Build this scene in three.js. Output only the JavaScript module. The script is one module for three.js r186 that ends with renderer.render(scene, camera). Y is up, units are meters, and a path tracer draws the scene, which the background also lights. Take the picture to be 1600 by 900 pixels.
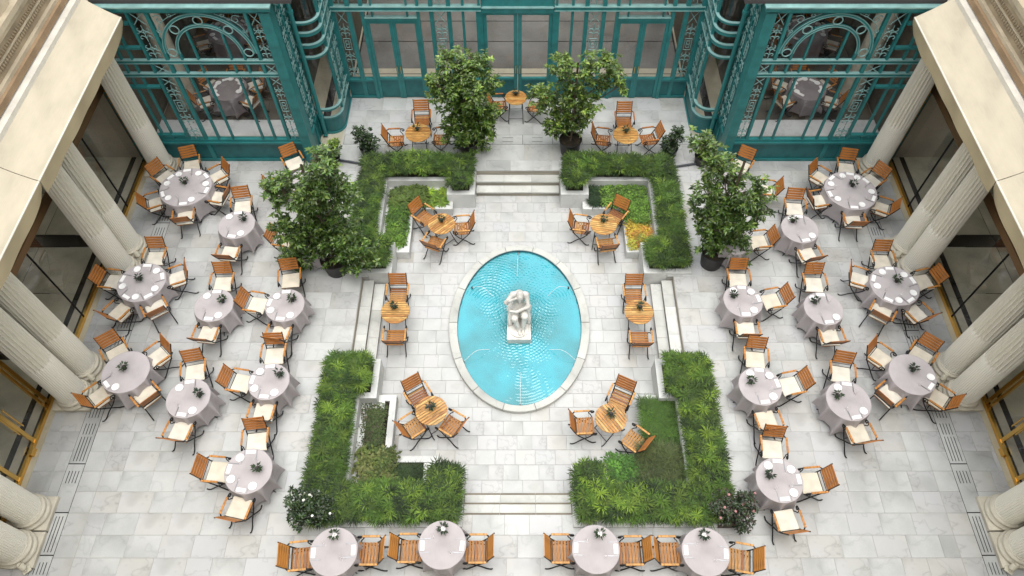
import * as THREE from 'three';
import { mergeGeometries } from 'three/addons/utils/BufferGeometryUtils.js';
import { RoundedBoxGeometry } from 'three/addons/geometries/RoundedBoxGeometry.js';
import { MarchingCubes } from 'three/addons/objects/MarchingCubes.js';

// ---------------------------------------------------------------- camera, sky, sun, exposure
const scene = new THREE.Scene();
const CAMH = 15.5, PITCH = 55.6 * Math.PI / 180;
const camera = new THREE.PerspectiveCamera(2 * Math.atan(450 / 1139) * 180 / Math.PI, 16 / 9, 0.1, 200);
camera.position.set(0, CAMH, 0);
camera.lookAt(0, CAMH - Math.sin(PITCH), -Math.cos(PITCH));
camera.setViewOffset(1600, 900, -9, 0, 1600, 900);
scene.add(camera);

{ // bright overcast sky, a little stronger towards the zenith
  const w = 64, h = 32, d = new Float32Array(w * h * 4);
  for (let j = 0; j < h; j++) for (let i = 0; i < w; i++) {
    const el = Math.max(0, Math.sin(((j + 0.5) / h - 0.5) * Math.PI));
    const L = 0.75 + 0.55 * el, k = (j * w + i) * 4;
    d[k] = L * 0.965; d[k + 1] = L; d[k + 2] = L * 1.05; d[k + 3] = 1;
  }
  const sky = new THREE.DataTexture(d, w, h, THREE.RGBAFormat, THREE.FloatType);
  sky.mapping = THREE.EquirectangularReflectionMapping; sky.magFilter = THREE.LinearFilter; sky.needsUpdate = true;
  scene.background = sky; scene.environment = sky;
}
const sun = new THREE.DirectionalLight(0xfff8ee, 1.1);
sun.position.set(1.5, 30, -5); sun.target.position.set(0, 0, -9);
sun.castShadow = true; sun.shadow.radius = 85; sun.shadow.mapSize.set(2048, 2048);
Object.assign(sun.shadow.camera, { left: -18, right: 18, top: 18, bottom: -18, near: 1, far: 60 });
scene.add(sun, sun.target);

const renderer = new THREE.WebGLRenderer({ antialias: true });
renderer.setSize(1024, 576);
renderer.toneMapping = THREE.LinearToneMapping;
renderer.toneMappingExposure = 2.0;
renderer.shadowMap.enabled = true;

// ---------------------------------------------------------------- helpers
function rngOf(a) { return () => { a |= 0; a = a + 0x6D2B79F5 | 0; let t = Math.imul(a ^ a >>> 15, 1 | a); t = t + Math.imul(t ^ t >>> 7, 61 | t) ^ t; return ((t ^ t >>> 14) >>> 0) / 4294967296; }; }
const rnd = rngOf(1234);
const rr = (a, b) => a + (b - a) * rnd();
const V = (x, y, z) => new THREE.Vector3(x, y, z);
const used = {};
function numbered(n) { const k = used[n] = (used[n] ?? -1) + 1; return k ? `${n}_${String(k).padStart(3, '0')}` : n; }
function tag(o, label, category, group) { o.userData = { label, category }; if (group) o.userData.group = group; return o; }
function thing(name, label, category, pos = [0, 0, 0], turn = 0, group) {
  const o = new THREE.Group(); o.name = numbered(name); o.position.set(...pos); o.rotation.y = turn; scene.add(o);
  return tag(o, label, category, group);
}
function structGroup(name) { const o = new THREE.Group(); o.name = numbered(name); o.userData = { kind: 'structure' }; scene.add(o); return o; }
function mesh(name, geo, mat, parent) {
  const m = new THREE.Mesh(Array.isArray(geo) ? merge(geo) : geo, mat); m.name = parent === scene ? numbered(name) : name;
  m.castShadow = m.receiveShadow = true; parent.add(m); return m;
}
function clean(g) {
  if (g.index) g = g.toNonIndexed();
  for (const k of Object.keys(g.attributes)) if (!['position', 'normal', 'uv'].includes(k)) g.deleteAttribute(k);
  if (!g.attributes.uv) g.setAttribute('uv', new THREE.BufferAttribute(new Float32Array(g.attributes.position.count * 2), 2));
  g.morphAttributes = {}; return g;
}
function merge(list) { return list.length === 1 ? list[0] : mergeGeometries(list.map(clean)); }
// box between two corners
function bx(x0, x1, y0, y1, z0, z1) {
  const g = new THREE.BoxGeometry(Math.abs(x1 - x0), Math.abs(y1 - y0), Math.abs(z1 - z0));
  return g.translate((x0 + x1) / 2, (y0 + y1) / 2, (z0 + z1) / 2);
}
// metre-scaled box mapping
function uvBox(g, s = 1, ou = 0, ov = 0) {
  g = clean(g); const p = g.attributes.position, n = g.attributes.normal, u = new Float32Array(p.count * 2);
  for (let i = 0; i < p.count; i++) {
    const ax = Math.abs(n.getX(i)), ay = Math.abs(n.getY(i)), az = Math.abs(n.getZ(i));
    let a, b;
    if (ay >= ax && ay >= az) { a = p.getX(i); b = p.getZ(i); } else if (ax >= az) { a = p.getZ(i); b = p.getY(i); } else { a = p.getX(i); b = p.getY(i); }
    u[i * 2] = a / s + ou; u[i * 2 + 1] = b / s + ov;
  }
  g.setAttribute('uv', new THREE.BufferAttribute(u, 2)); return g;
}
const tube = (pts, r, seg = 12, rad = 5, closed = false) => new THREE.TubeGeometry(new THREE.CatmullRomCurve3(pts, closed), seg, r, rad, closed);
function rod(a, b, r, rad = 6, r2 = r) {
  const d = b.clone().sub(a), g = new THREE.CylinderGeometry(r2, r, d.length(), rad);
  g.applyQuaternion(new THREE.Quaternion().setFromUnitVectors(V(0, 1, 0), d.clone().normalize()));
  return g.translate((a.x + b.x) / 2, (a.y + b.y) / 2, (a.z + b.z) / 2);
}
function polyPrism(pts, y0, y1, holes = [], bevel = 0) { // pts in x,z
  const sh = new THREE.Shape(pts.map(p => new THREE.Vector2(p[0], -p[1])));
  for (const h of holes) sh.holes.push(new THREE.Path(h.map(p => new THREE.Vector2(p[0], -p[1]))));
  const g = new THREE.ExtrudeGeometry(sh, { depth: y1 - y0 - 2 * bevel, bevelEnabled: bevel > 0, bevelSize: bevel, bevelThickness: bevel, bevelOffset: -bevel, bevelSegments: 1, curveSegments: 48 });
  return g.rotateX(-Math.PI / 2).translate(0, y0 + bevel, 0);
}
// ---- tileable noise
function noiseTable(seed, n = 256) { const r = rngOf(seed), t = new Float32Array(n * n); for (let i = 0; i < n * n; i++) t[i] = r(); return t; }
const NT = noiseTable(7);
function vnoise(x, y, period) {
  const x0 = Math.floor(x), y0 = Math.floor(y), fx = x - x0, fy = y - y0, sx = fx * fx * (3 - 2 * fx), sy = fy * fy * (3 - 2 * fy);
  const at = (a, b) => NT[(((b % period) + period) % period) * 256 + (((a % period) + period) % period)];
  return (at(x0, y0) * (1 - sx) + at(x0 + 1, y0) * sx) * (1 - sy) + (at(x0, y0 + 1) * (1 - sx) + at(x0 + 1, y0 + 1) * sx) * sy;
}
function fbm(u, v, base, oct) { let s = 0, a = 0.5, p = base, t = 0; for (let o = 0; o < oct; o++) { s += a * vnoise(u * p, v * p, p); t += a; a *= 0.5; p *= 2; } return s / t; }
function texture(n, f, srgb = true) {
  const d = new Uint8Array(n * n * 4);
  for (let j = 0; j < n; j++) for (let i = 0; i < n; i++) {
    const c = f(i / n, j / n), k = (j * n + i) * 4;
    for (let q = 0; q < 3; q++) d[k + q] = Math.max(0, Math.min(255, Math.round(255 * (Array.isArray(c) ? c[q] : c)))); d[k + 3] = 255;
  }
  const t = new THREE.DataTexture(d, n, n); t.wrapS = t.wrapT = THREE.RepeatWrapping; t.magFilter = THREE.LinearFilter; t.minFilter = THREE.LinearMipmapLinearFilter;
  t.generateMipmaps = true; if (srgb) t.colorSpace = THREE.SRGBColorSpace; t.needsUpdate = true; return t;
}
// ---------------------------------------------------------------- materials
const marbleTex = texture(768, (u, v) => {
  const w = fbm(u, v, 4, 4), q = fbm(u + 0.37, v + 0.61, 8, 4);
  const vein = Math.pow(1 - Math.abs(2 * fbm(u + 0.12 * w, v + 0.16 * q, 5, 4) - 1), 14);
  const cloud = 0.9 + 0.14 * (fbm(u + 0.5, v + 0.2, 3, 5) - 0.5) * 1.6;
  const g = 0.95 * cloud - 0.05 * vein + 0.03 * (vnoise(u * 250, v * 250, 250) - 0.5);
  return [g * 0.995, g, g * 0.99];
});
const wornTex = texture(768, (u, v) => { // older slabs: water marks, yellowed patches, fine cracks and specks
  const w = fbm(u, v, 4, 4), s = Math.max(0, fbm(u + 0.21, v + 0.83, 5, 4) - 0.52) * 2.2, y = Math.max(0, fbm(u + 0.71, v + 0.13, 3, 3) - 0.5) * 1.2;
  const crack = Math.pow(1 - Math.abs(2 * fbm(u + 0.2 * w, v + 0.1, 7, 4) - 1), 30), speck = vnoise(u * 190, v * 190, 190) > 0.965 ? 0.1 : 0;
  const g = 0.872 - 0.11 * s - 0.09 * crack - speck * s * 2 + 0.05 * (w - 0.5);
  return [g, g - 0.01 * y, g - 0.06 * y];
});
const stoneTex = texture(512, (u, v) => { const g = 0.86 + 0.26 * (fbm(u, v, 5, 5) - 0.5) + 0.06 * (vnoise(u * 200, v * 200, 200) - 0.5); return [g, g * 0.985, g * 0.96]; });
const woodTex = texture(256, (u, v) => {
  const g = 0.82 + 0.5 * (fbm(u * 0.25, v, 16, 3) - 0.5) + 0.18 * (vnoise(u * 6, v * 96, 96) - 0.5); return [g, g * 0.97, g * 0.92];
});
const canvasTex = texture(512, (u, v) => { const g = 0.9 + 0.12 * (fbm(u, v, 4, 5) - 0.5) + 0.03 * (vnoise(u * 250, v * 8, 250) - 0.5); return [g, g * 0.99, g * 0.97]; });
const darkTex = texture(512, (u, v) => { const g = 0.62 + 0.7 * (fbm(u, v, 6, 5) - 0.5) + 0.35 * Math.pow(1 - Math.abs(2 * fbm(u + 0.3, v + 0.6, 5, 4) - 1), 16); return [g, g * 0.98, g * 0.85]; });
const paintTex = texture(256, (u, v) => { const g = 0.9 + 0.22 * (fbm(u, v, 6, 5) - 0.5); return [g * 0.98, g, g]; });
const poolTex = texture(512, (u, v) => { const g = 0.8 + 0.75 * (fbm(u, v, 4, 4) - 0.5); return [g * 0.9, g, g * 1.02]; });
const rough = texture(256, (u, v) => 0.72 + 0.5 * (fbm(u, v, 8, 4) - 0.5), false);
const std = (c, o = {}) => new THREE.MeshStandardMaterial({ color: new THREE.Color().setRGB(...c), roughness: 0.8, ...o });
const marbles = [[0.64, 0.64, 0.632], [0.63, 0.632, 0.626], [0.65, 0.65, 0.645], [0.638, 0.635, 0.62], [0.622, 0.626, 0.622], [0.645, 0.641, 0.622], [0.63, 0.632, 0.63]].map((c, i) => std(c, { map: i > 2 ? wornTex : marbleTex, roughness: 0.55, roughnessMap: rough }));
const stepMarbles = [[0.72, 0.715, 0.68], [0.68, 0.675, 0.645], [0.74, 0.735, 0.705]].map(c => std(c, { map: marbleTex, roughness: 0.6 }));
const M = {
  joint: std([0.53, 0.53, 0.515], { map: stoneTex, roughness: 0.95 }), dark: std([0.012, 0.012, 0.012], { roughness: 0.9 }),
  planter: std([0.80, 0.80, 0.785], { map: marbleTex, roughness: 0.6 }), rim: std([0.66, 0.655, 0.62], { map: marbleTex, roughness: 0.6 }),
  edge: std([0.25, 0.225, 0.18], { map: stoneTex, roughness: 0.85 }),  // brown of the painted dirt and shade bands on the front steps
  shaft: std([0.76, 0.73, 0.63], { roughness: 0.85 }),
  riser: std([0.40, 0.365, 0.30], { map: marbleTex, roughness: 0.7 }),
  soil: std([0.05, 0.038, 0.025], { map: darkTex, roughness: 1 }),
  column: std([0.74, 0.71, 0.61], { map: stoneTex, roughness: 0.85 }), wall: std([0.64, 0.56, 0.42], { map: stoneTex, roughness: 0.9 }),
  carved: std([0.44, 0.36, 0.25], { map: stoneTex, roughness: 0.95 }), brown: std([0.40, 0.28, 0.17], { map: stoneTex, roughness: 0.9 }),
  cassette: std([0.80, 0.77, 0.70], { map: canvasTex, roughness: 0.7 }), awning: std([0.63, 0.57, 0.45], { map: canvasTex, roughness: 0.95, side: THREE.DoubleSide }),
  valance: std([0.50, 0.42, 0.27], { map: canvasTex, roughness: 0.95, side: THREE.DoubleSide }),  // darker than the canvas top; shade of the hanging face put into colour
  green: std([0.027, 0.215, 0.215], { map: paintTex, roughness: 0.42 }), greenLight: std([0.25, 0.43, 0.41], { map: paintTex, roughness: 0.45 }),
  greenDark: std([0.018, 0.15, 0.155], { map: paintTex, roughness: 0.45 }),
  glass: new THREE.MeshPhysicalMaterial({ color: 0xffffff, transmission: 1, thickness: 0, roughness: 0.01, ior: 1.5 }),
  brass: std([0.80, 0.50, 0.14], { metalness: 1, roughness: 0.28, roughnessMap: rough }), bronze: std([0.22, 0.13, 0.06], { metalness: 0.7, roughness: 0.45 }),
  iron: std([0.012, 0.013, 0.014], { roughness: 0.4, metalness: 0.3 }), steel: std([0.28, 0.28, 0.29], { metalness: 0.8, roughness: 0.3 }),
  cloth: std([0.525, 0.492, 0.517], { map: canvasTex, roughness: 0.95, side: THREE.DoubleSide }), white: std([0.84, 0.83, 0.81], { roughness: 0.35 }), linen: std([0.86, 0.85, 0.83], { roughness: 0.9 }),
  indoorCloth: std([0.27, 0.245, 0.26], { map: canvasTex, roughness: 0.95, side: THREE.DoubleSide }), paleStone: std([0.86, 0.87, 0.88], { map: marbleTex, roughness: 0.35 }),
  cushion: std([0.84, 0.80, 0.70], { map: canvasTex, roughness: 0.95 }), pot: std([0.012, 0.011, 0.011], { roughness: 0.5 }), brownPot: std([0.07, 0.05, 0.04], { roughness: 0.7 }),
  bark: std([0.10, 0.075, 0.05], { roughness: 0.95 }), statue: std([0.86, 0.855, 0.84], { map: stoneTex, roughness: 0.5 }),
  pool: std([0.02, 0.50, 0.60], { map: poolTex, roughness: 0.6 }),
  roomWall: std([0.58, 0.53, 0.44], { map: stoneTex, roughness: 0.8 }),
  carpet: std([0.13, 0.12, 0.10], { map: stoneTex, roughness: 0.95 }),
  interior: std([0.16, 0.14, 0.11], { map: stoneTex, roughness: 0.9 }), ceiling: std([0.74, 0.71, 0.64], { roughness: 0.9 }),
  olive: [[0.70, 0.68, 0.53], [0.63, 0.61, 0.47], [0.75, 0.725, 0.57]].map(c => std(c, { map: stoneTex, roughness: 0.18 })), blackMarble: std([0.02, 0.019, 0.018], { map: darkTex, roughness: 0.2 }),
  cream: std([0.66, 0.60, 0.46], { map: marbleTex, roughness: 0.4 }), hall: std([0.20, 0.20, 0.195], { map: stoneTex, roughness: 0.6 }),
  roof: std([0.06, 0.055, 0.055], { roughness: 0.9 }), roofEdge: std([0.18, 0.12, 0.13], { roughness: 0.8 }),
  lamp: std([0.62, 0.58, 0.46], { roughness: 0.4 }), amber: new THREE.MeshPhysicalMaterial({ color: 0xfff8e8, transmission: 0.9, roughness: 0.05, thickness: 0 }),
};
const woods = [[0.62, 0.28, 0.064], [0.50, 0.195, 0.042], [0.68, 0.36, 0.105], [0.40, 0.15, 0.038]].map(c => std(c, { map: woodTex, roughness: 0.5 }));
const tableWoods = [[0.70, 0.41, 0.13], [0.65, 0.35, 0.10], [0.76, 0.48, 0.17], [0.60, 0.29, 0.08]].map(c => std(c, { map: woodTex, roughness: 0.45 }));
const leafMat = (c, t = 0.25) => new THREE.MeshPhysicalMaterial({ color: new THREE.Color().setRGB(...c), roughness: 0.5, transmission: t, thickness: 0, side: THREE.DoubleSide });
// ================================================================ ground
const SUNK = -0.5, ZFACE = -17.87, ZBAY = -15.15, XGLASS = 10.84, ZNEAR = 1.2;
const steps = [0, -0.167, -0.334, -0.5];
// ---- terrace and sunken court: paving slabs laid on a bed
function slabGeo(w, d, seed) {
  const r = rngOf(seed), b = 0.003, y1 = 0, y0 = -0.03;
  const g = polyPrism([[-w / 2, -d / 2], [w / 2, -d / 2], [w / 2, d / 2], [-w / 2, d / 2]], y0, y1, [], b);
  return uvBox(g, 2.2, r() * 5, r() * 5);
}
const slabCache = {};
function slab(w, d) { const k = `${w.toFixed(2)}_${d.toFixed(2)}`, i = Math.floor(rnd() * 4), key = k + '_' + i; return slabCache[key] ??= slabGeo(+w.toFixed(2) - 0.0055, d - 0.0055, Object.keys(slabCache).length * 31 + 5); }
function layRows(z0, z1, spans, rowD, len, y, sink) {
  const rows = Math.max(1, Math.round((z1 - z0) / rowD)), d = (z1 - z0) / rows;
  for (let k = 0; k < rows; k++) {
    const zc = z0 + d * (k + 0.5);
    for (const [a, b] of spans) {
      let x = a; const first = len * (0.35 + 0.6 * rnd()), list = [];
      let w = Math.min(first, b - a);
      while (x < b - 0.01) { if (b - (x + w) < len * 0.3) w = b - x; list.push([x, w]); x += w; w = len * (rnd() < 0.2 ? 0.75 : 1); if (x + w > b) w = b - x; }
      for (const [sx, sw] of list) {
        const q = Math.round(sw * 100) / 100;
        sink.push({ g: slab(q, d), x: sx + sw / 2, y: y + (rnd() - 0.5) * 0.003, z: zc, m: Math.floor(rnd() * marbles.length) });
      }
    }
  }
}
function laySlabs(list, parent, most) {
  list.sort((a, b) => (b.z - a.z) || (a.x - b.x));
  list.sort((a, b) => Math.hypot(a.x, a.y - CAMH, a.z) - Math.hypot(b.x, b.y - CAMH, b.z));
  const rest = marbles.map(() => []);
  list.forEach((t, i) => {
    if (i < most) { const m = mesh('paving_slab', t.g, marbles[t.m], parent); m.position.set(t.x, t.y, t.z); } else rest[t.m].push(t.g.clone().translate(t.x, t.y, t.z));
  });
  rest.forEach((r, i) => { if (r.length) mesh('paving_slabs_beyond', r, marbles[i], parent).userData.kind = 'stuff'; });
}
const terrace = structGroup('terrace');
{
  const out = XGLASS - 0.02, g0 = 9.94, g1 = 9.56, list = [];
  const sp = (hole) => hole ? [[-out, -g0], [-g1, -9.12], [-9.12, -hole], [hole, 9.12], [9.12, g1], [g0, out]] : [[-out, -g0], [-g1, -9.12], [-9.12, 9.12], [9.12, g1], [g0, out]];
  layRows(ZFACE + 0.05, -16.2, [[-5.2, 5.2]], 0.5, 0.72, 0, list);
  layRows(-15.8, ZBAY, [[-5.85, 5.85]], 0.46, 0.72, 0, list);
  layRows(ZBAY + 0.0, -14.74, sp(), 0.46, 0.69, 0, list);
  layRows(-14.74, -10.98, sp(3.9), 0.46, 0.69, 0, list);
  layRows(-10.98, -8.5, sp(4.06), 0.46, 0.69, 0, list);
  layRows(-8.5, -4.81, sp(3.9), 0.46, 0.69, 0, list);
  layRows(-4.81, ZNEAR, sp(), 0.46, 0.69, 0, list);
  const inView = list.filter(t => t.z < -2.9), off = list.filter(t => t.z >= -2.9);
  laySlabs(inView, terrace, 290);
  const byM = marbles.map(() => []); off.forEach(t => byM[t.m].push(t.g.clone().translate(t.x, t.y, t.z)));
  byM.forEach((r, i) => { if (r.length) mesh('paving_slabs_beyond', r, marbles[i], terrace).userData.kind = 'stuff'; });
  // bed below the joints, open over the sunken court
  const o = [[-12, ZNEAR], [12, ZNEAR], [12, -19], [-12, -19]];
  const h = [[-1.2, -4.8], [-1.2, -5.0], [-3.9, -5.0], [-3.9, -8.49], [-4.05, -8.49], [-4.05, -10.99], [-3.9, -10.99], [-3.9, -14.5], [-1.2, -14.5], [-1.2, -14.75],
    [1.2, -14.75], [1.2, -14.5], [3.9, -14.5], [3.9, -10.99], [4.05, -10.99], [4.05, -8.49], [3.9, -8.49], [3.9, -5.0], [1.2, -5.0], [1.2, -4.8]].reverse();
  mesh('bed', uvBox(polyPrism(o, -0.7, -0.008, [h]), 2), M.joint, terrace);
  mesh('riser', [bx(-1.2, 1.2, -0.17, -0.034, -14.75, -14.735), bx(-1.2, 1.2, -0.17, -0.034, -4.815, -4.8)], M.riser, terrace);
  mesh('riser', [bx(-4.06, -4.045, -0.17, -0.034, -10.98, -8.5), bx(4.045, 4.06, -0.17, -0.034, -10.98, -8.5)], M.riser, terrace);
}
const court = structGroup('sunken_court');
{
  const list = [];
  layRows(-14.3, -5.35, [[-3.6, 3.6]], 0.36, 0.46, SUNK, list);
  const vis = list.filter(t => { const e = Math.hypot((t.x - 0.035) / 1.45, (t.z + 9.81) / 2.25); return e > 1; });
  laySlabs(vis.filter(t => Math.abs(t.x) < 3.0 || Math.abs(t.z + 9.7) < 2.2), court, 300);
  mesh('bed', uvBox(bx(-4.1, 4.1, -0.69, SUNK - 0.012, -14.8, -4.75), 2), M.joint, court);
}
// ---- flights of steps
function flight(label, axis, edge, dir, a, b) { // edge: where the terrace ends, dir: way down along the axis
  const t = thing('stone_steps', label, 'steps', [0, 0, 0], 0, 'steps down into the sunken court');
  for (let k = 1; k < 3; k++) {
    const e0 = edge + dir * 0.265 * (k - 1), e1 = edge + dir * (0.265 * k + 0.012);
    let p = a; const n = axis === 'z' ? 3 : 3;
    for (let i = 0; i < n; i++) {
      const w = (b - a) / n, q0 = p + 0.003, q1 = p + w - 0.003; p += w;
      const y1 = steps[k], top = axis === 'z' ? bx(q0, q1, y1 - 0.045, y1, e0 + 0.006 * dir, e1) : bx(e0 + 0.006 * dir, e1, y1 - 0.045, y1, q0, q1);
      mesh('step_tread', uvBox(top, 2.2, rnd() * 4, rnd() * 4), stepMarbles[(i + k) % 3], t);
    }
    if (axis === 'z' && dir < 0) for (let i = 0; i < 3; i++) mesh('dirt_shade_strip', uvBox(bx(a + (b - a) * i / 3 + 0.003, a + (b - a) * (i + 1) / 3 - 0.003, steps[k], steps[k] + 0.004, e1 + 0.004, e1 + 0.042), 2.2), M.edge, t);  // dirt and shade along each step edge, painted as a brown strip
    const r = edge + dir * (0.265 * k - 0.006);
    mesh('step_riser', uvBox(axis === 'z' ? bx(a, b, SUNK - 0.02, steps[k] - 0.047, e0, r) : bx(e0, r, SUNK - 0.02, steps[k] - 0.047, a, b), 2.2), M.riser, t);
  }
}
flight('white marble steps between the two rear planters, leading up to the glass doors', 'z', -14.735, 1, -1.2, 1.2);
flight('white marble steps between the two front planters, nearest the front tables', 'z', -4.815, -1, -1.16, 1.16);
for (let i = 0; i < 3; i++) mesh('dirt_shade_strip', uvBox(bx(-1.16 + 2.32 * i / 3 + 0.003, -1.16 + 2.32 * (i + 1) / 3 - 0.003, 0.001, 0.0055, -4.812, -4.774), 2.2), M.edge, terrace);  // same painted band of dirt and shade at the terrace edge
flight('white marble steps left of the blue pool, beside a wood table', 'x', -4.045, 1, -10.97, -8.51);
flight('white marble steps right of the blue pool, beside a wood table', 'x', 4.045, -1, -10.97, -8.51);

// ---- slotted drain covers
function slotted(w, l, slots) { // w along x, l along z
  const hs = slots.map(([x0, x1, z0, z1]) => [[x0, z0], [x0, z1], [x1, z1], [x1, z0]]);
  return uvBox(polyPrism([[-w / 2, -l / 2], [-w / 2, l / 2], [w / 2, l / 2], [w / 2, -l / 2]], -0.03, 0, hs), 2.2, rnd() * 4, rnd() * 4);
}
const fourSlots = (z0, z1) => [-0.105, -0.035, 0.035, 0.105].map(x => [x - 0.009, x + 0.009, z0, z1]);
for (const s of [-1, 1]) {
  const d = structGroup('drain_channel');
  const pats = [slotted(0.365, 0.855, fourSlots(-0.36, 0.38)), slotted(0.365, 1.455, [...fourSlots(-0.6, -0.36), ...fourSlots(-0.22, 0.05), ...fourSlots(0.1, 0.68)]), slotted(0.365, 1.055, fourSlots(-0.38, -0.1))];
  let z = ZBAY + 0.02, k = s > 0 ? 0 : 0; const L = [0.86, 1.46, 1.06];
  while (z < ZNEAR - 0.1) { const m = mesh('drain_cover', pats[k % 3], marbles[k % 3], d); m.position.set(s * 9.75, 0.001, z + L[k % 3] / 2); z += L[k % 3] + 0.02; k++; }
  mesh('drain_bed', bx(s * 9.55, s * 9.95, -0.16, -0.003, ZBAY, ZNEAR), M.dark, d);
  mesh('expansion_joint', bx(s * 9.112, s * 9.13, -0.02, 0.0015, ZBAY, ZNEAR), M.joint, d);
}
{
  const d = structGroup('drain_channel'), g = slotted(0.88, 0.385, [[-0.16, 0.16, -0.085, -0.07], [-0.16, 0.16, 0.07, 0.085]]);
  for (let i = 0; i < 12; i++) { const m = mesh('drain_cover', g, marbles[i % 5], d); m.position.set(-5.2 + 0.45 + i * 0.89, 0.001, -16.0); if (Math.abs(m.position.x) > 5.2) d.remove(m); }
  mesh('drain_bed', bx(-5.2, 5.2, -0.16, -0.003, -16.2, -15.8), M.dark, d);
}

// ================================================================ planters
const insetPoly = (pts, d) => pts.map((p, i) => { // rectilinear polygon, counter-clockwise in (x, -z)
  const a = pts[(i + pts.length - 1) % pts.length], b = pts[(i + 1) % pts.length];
  const n1 = nrm(a, p), n2 = nrm(p, b); return [p[0] + (n1[0] + n2[0]) * d, p[1] + (n1[1] + n2[1]) * d];
});
function nrm(a, b) { const dx = b[0] - a[0], dz = b[1] - a[1], l = Math.hypot(dx, dz); return [dz / l, -dx / l]; }
function area2(p) { let s = 0; for (let i = 0; i < p.length; i++) { const a = p[i], b = p[(i + 1) % p.length]; s += a[0] * b[1] - b[0] * a[1]; } return s; }
const orient = p => area2(p) > 0 ? p.slice().reverse() : p; // so that nrm points inwards
function planter(name, label, pts, y0, y1, wallW) {
  pts = orient(pts); const inner = insetPoly(pts, wallW);
  const t = thing(name, label, 'planter', [0, 0, 0], 0, 'marble planters round the sunken court');
  // wall in separate marble lengths, one per side of the outline
  pts.forEach((p, i) => {
    const j = (i + 1) % pts.length, q = pts[j], ip = inner[i], iq = inner[j], L = Math.hypot(q[0] - p[0], q[1] - p[1]);
    const n = Math.max(1, Math.round(L / 1.4));
    for (let k = 0; k < n; k++) {
      const f0 = k / n, f1 = (k + 1) / n, mix = (a, b, f) => [a[0] + (b[0] - a[0]) * f, a[1] + (b[1] - a[1]) * f];
      const e = 0.0015 / L, g = polyPrism([mix(p, q, f0 + e), mix(p, q, f1 - e), mix(ip, iq, f1 - e), mix(ip, iq, f0 + e)], y0, y1, [], 0.0);
      mesh('wall_slab', uvBox(g, 2.2, rnd() * 4, rnd() * 4), M.planter, t);
    }
  });
  mesh('soil', polyPrism(insetPoly(pts, wallW - 0.004), y1 - 0.25, y1 - 0.045), M.soil, t);
  return t;
}
const flipX = (p, s) => p.map(([x, z]) => [x * s, z]);
const rearTall = [[1.215, -13.75], [2.0, -13.75], [2.0, -14.27], [3.72, -14.27], [3.72, -12.05], [3.29, -12.05], [3.29, -11.03], [4.52, -11.03], [4.52, -15.1], [1.215, -15.1]];
const rearLow = [[1.84, -13.46], [2.94, -13.46], [2.94, -11.93], [3.285, -11.93], [3.285, -12.055], [3.715, -12.055], [3.715, -14.265], [2.005, -14.265], [2.005, -13.745], [1.84, -13.745]];
const frontTall = [[3.29, -8.5], [4.56, -8.5], [4.56, -4.5], [1.17, -4.5], [1.17, -5.85], [1.95, -5.85], [1.95, -5.38], [3.68, -5.38], [3.68, -7.46], [3.29, -7.46]];
const frontLow = [[2.87, -7.68], [3.285, -7.68], [3.285, -7.455], [3.675, -7.455], [3.675, -5.385], [1.955, -5.385], [1.955, -5.855], [1.78, -5.855], [1.78, -6.17], [2.87, -6.17]];
const TALL = 0.07, LOW = -0.215;
for (const s of [-1, 1]) {
  const lr = s < 0 ? 'left' : 'right';
  planter('stone_planter', `tall white marble planter wrapping the rear ${lr} corner of the court`, flipX(rearTall, s), SUNK - 0.01, TALL, 0.15);
  planter('low_stone_planter', `low white marble planter inside the rear ${lr} corner of the court`, flipX(rearLow, s), SUNK - 0.01, LOW, 0.15);
  planter('stone_planter', `tall white marble planter wrapping the front ${lr} corner of the court`, flipX(frontTall, s), SUNK - 0.01, TALL, 0.15);
  planter('low_stone_planter', `low white marble planter inside the front ${lr} corner of the court`, flipX(frontLow, s), SUNK - 0.01, LOW, 0.15);
}
// ---- planting: clumps of blades or leaves scattered over the beds
function bladeClump(n, len, width, droop, seed) {
  const r = rngOf(seed), pos = [];
  for (let i = 0; i < n; i++) {
    const a = i / n * 6.283 * 3.7 + r() * 0.6, l = len * (0.65 + 0.5 * r()), up = 0.35 + 0.75 * r(), w = width * (0.7 + 0.6 * r());
    const c = Math.cos(a), s = Math.sin(a), P = [];
    for (let k = 0; k <= 3; k++) { const t = k / 3, o = l * t * (0.75 + 0.25 * t), h = l * up * t - droop * l * t * t * 1.3; P.push([c * o, h, s * o, w * (k === 3 ? 0.05 : k === 0 ? 0.6 : 1)]); }
    for (let k = 0; k < 3; k++) {
      const p = P[k], q = P[k + 1], L = (e, m) => [e[0] - s * e[3] * m, e[1], e[2] + c * e[3] * m];
      pos.push(...L(p, -1), ...L(q, -1), ...L(p, 1), ...L(p, 1), ...L(q, -1), ...L(q, 1));
    }
  }
  const g = new THREE.BufferGeometry(); g.setAttribute('position', new THREE.Float32BufferAttribute(pos, 3)); g.computeVertexNormals(); return g;
}
function leafClump(n, len, width, spread, seed, high = 0.5) {
  const r = rngOf(seed), pos = [];
  for (let i = 0; i < n; i++) {
    const a = r() * 6.283, o = spread * Math.sqrt(r()), h = high * spread * (1 - o / spread * 0.6) * r() * 1.6, el = -0.25 + 0.8 * r(), l = len * (0.7 + 0.6 * r()), w = width * (0.7 + 0.6 * r());
    leafAt(pos, V(Math.cos(a) * o, h, Math.sin(a) * o), a + (r() - 0.5) * 1.6, el, l, w, (r() - 0.5) * 0.9);
  }
  const g = new THREE.BufferGeometry(); g.setAttribute('position', new THREE.Float32BufferAttribute(pos, 3)); g.computeVertexNormals(); return g;
}
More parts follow.
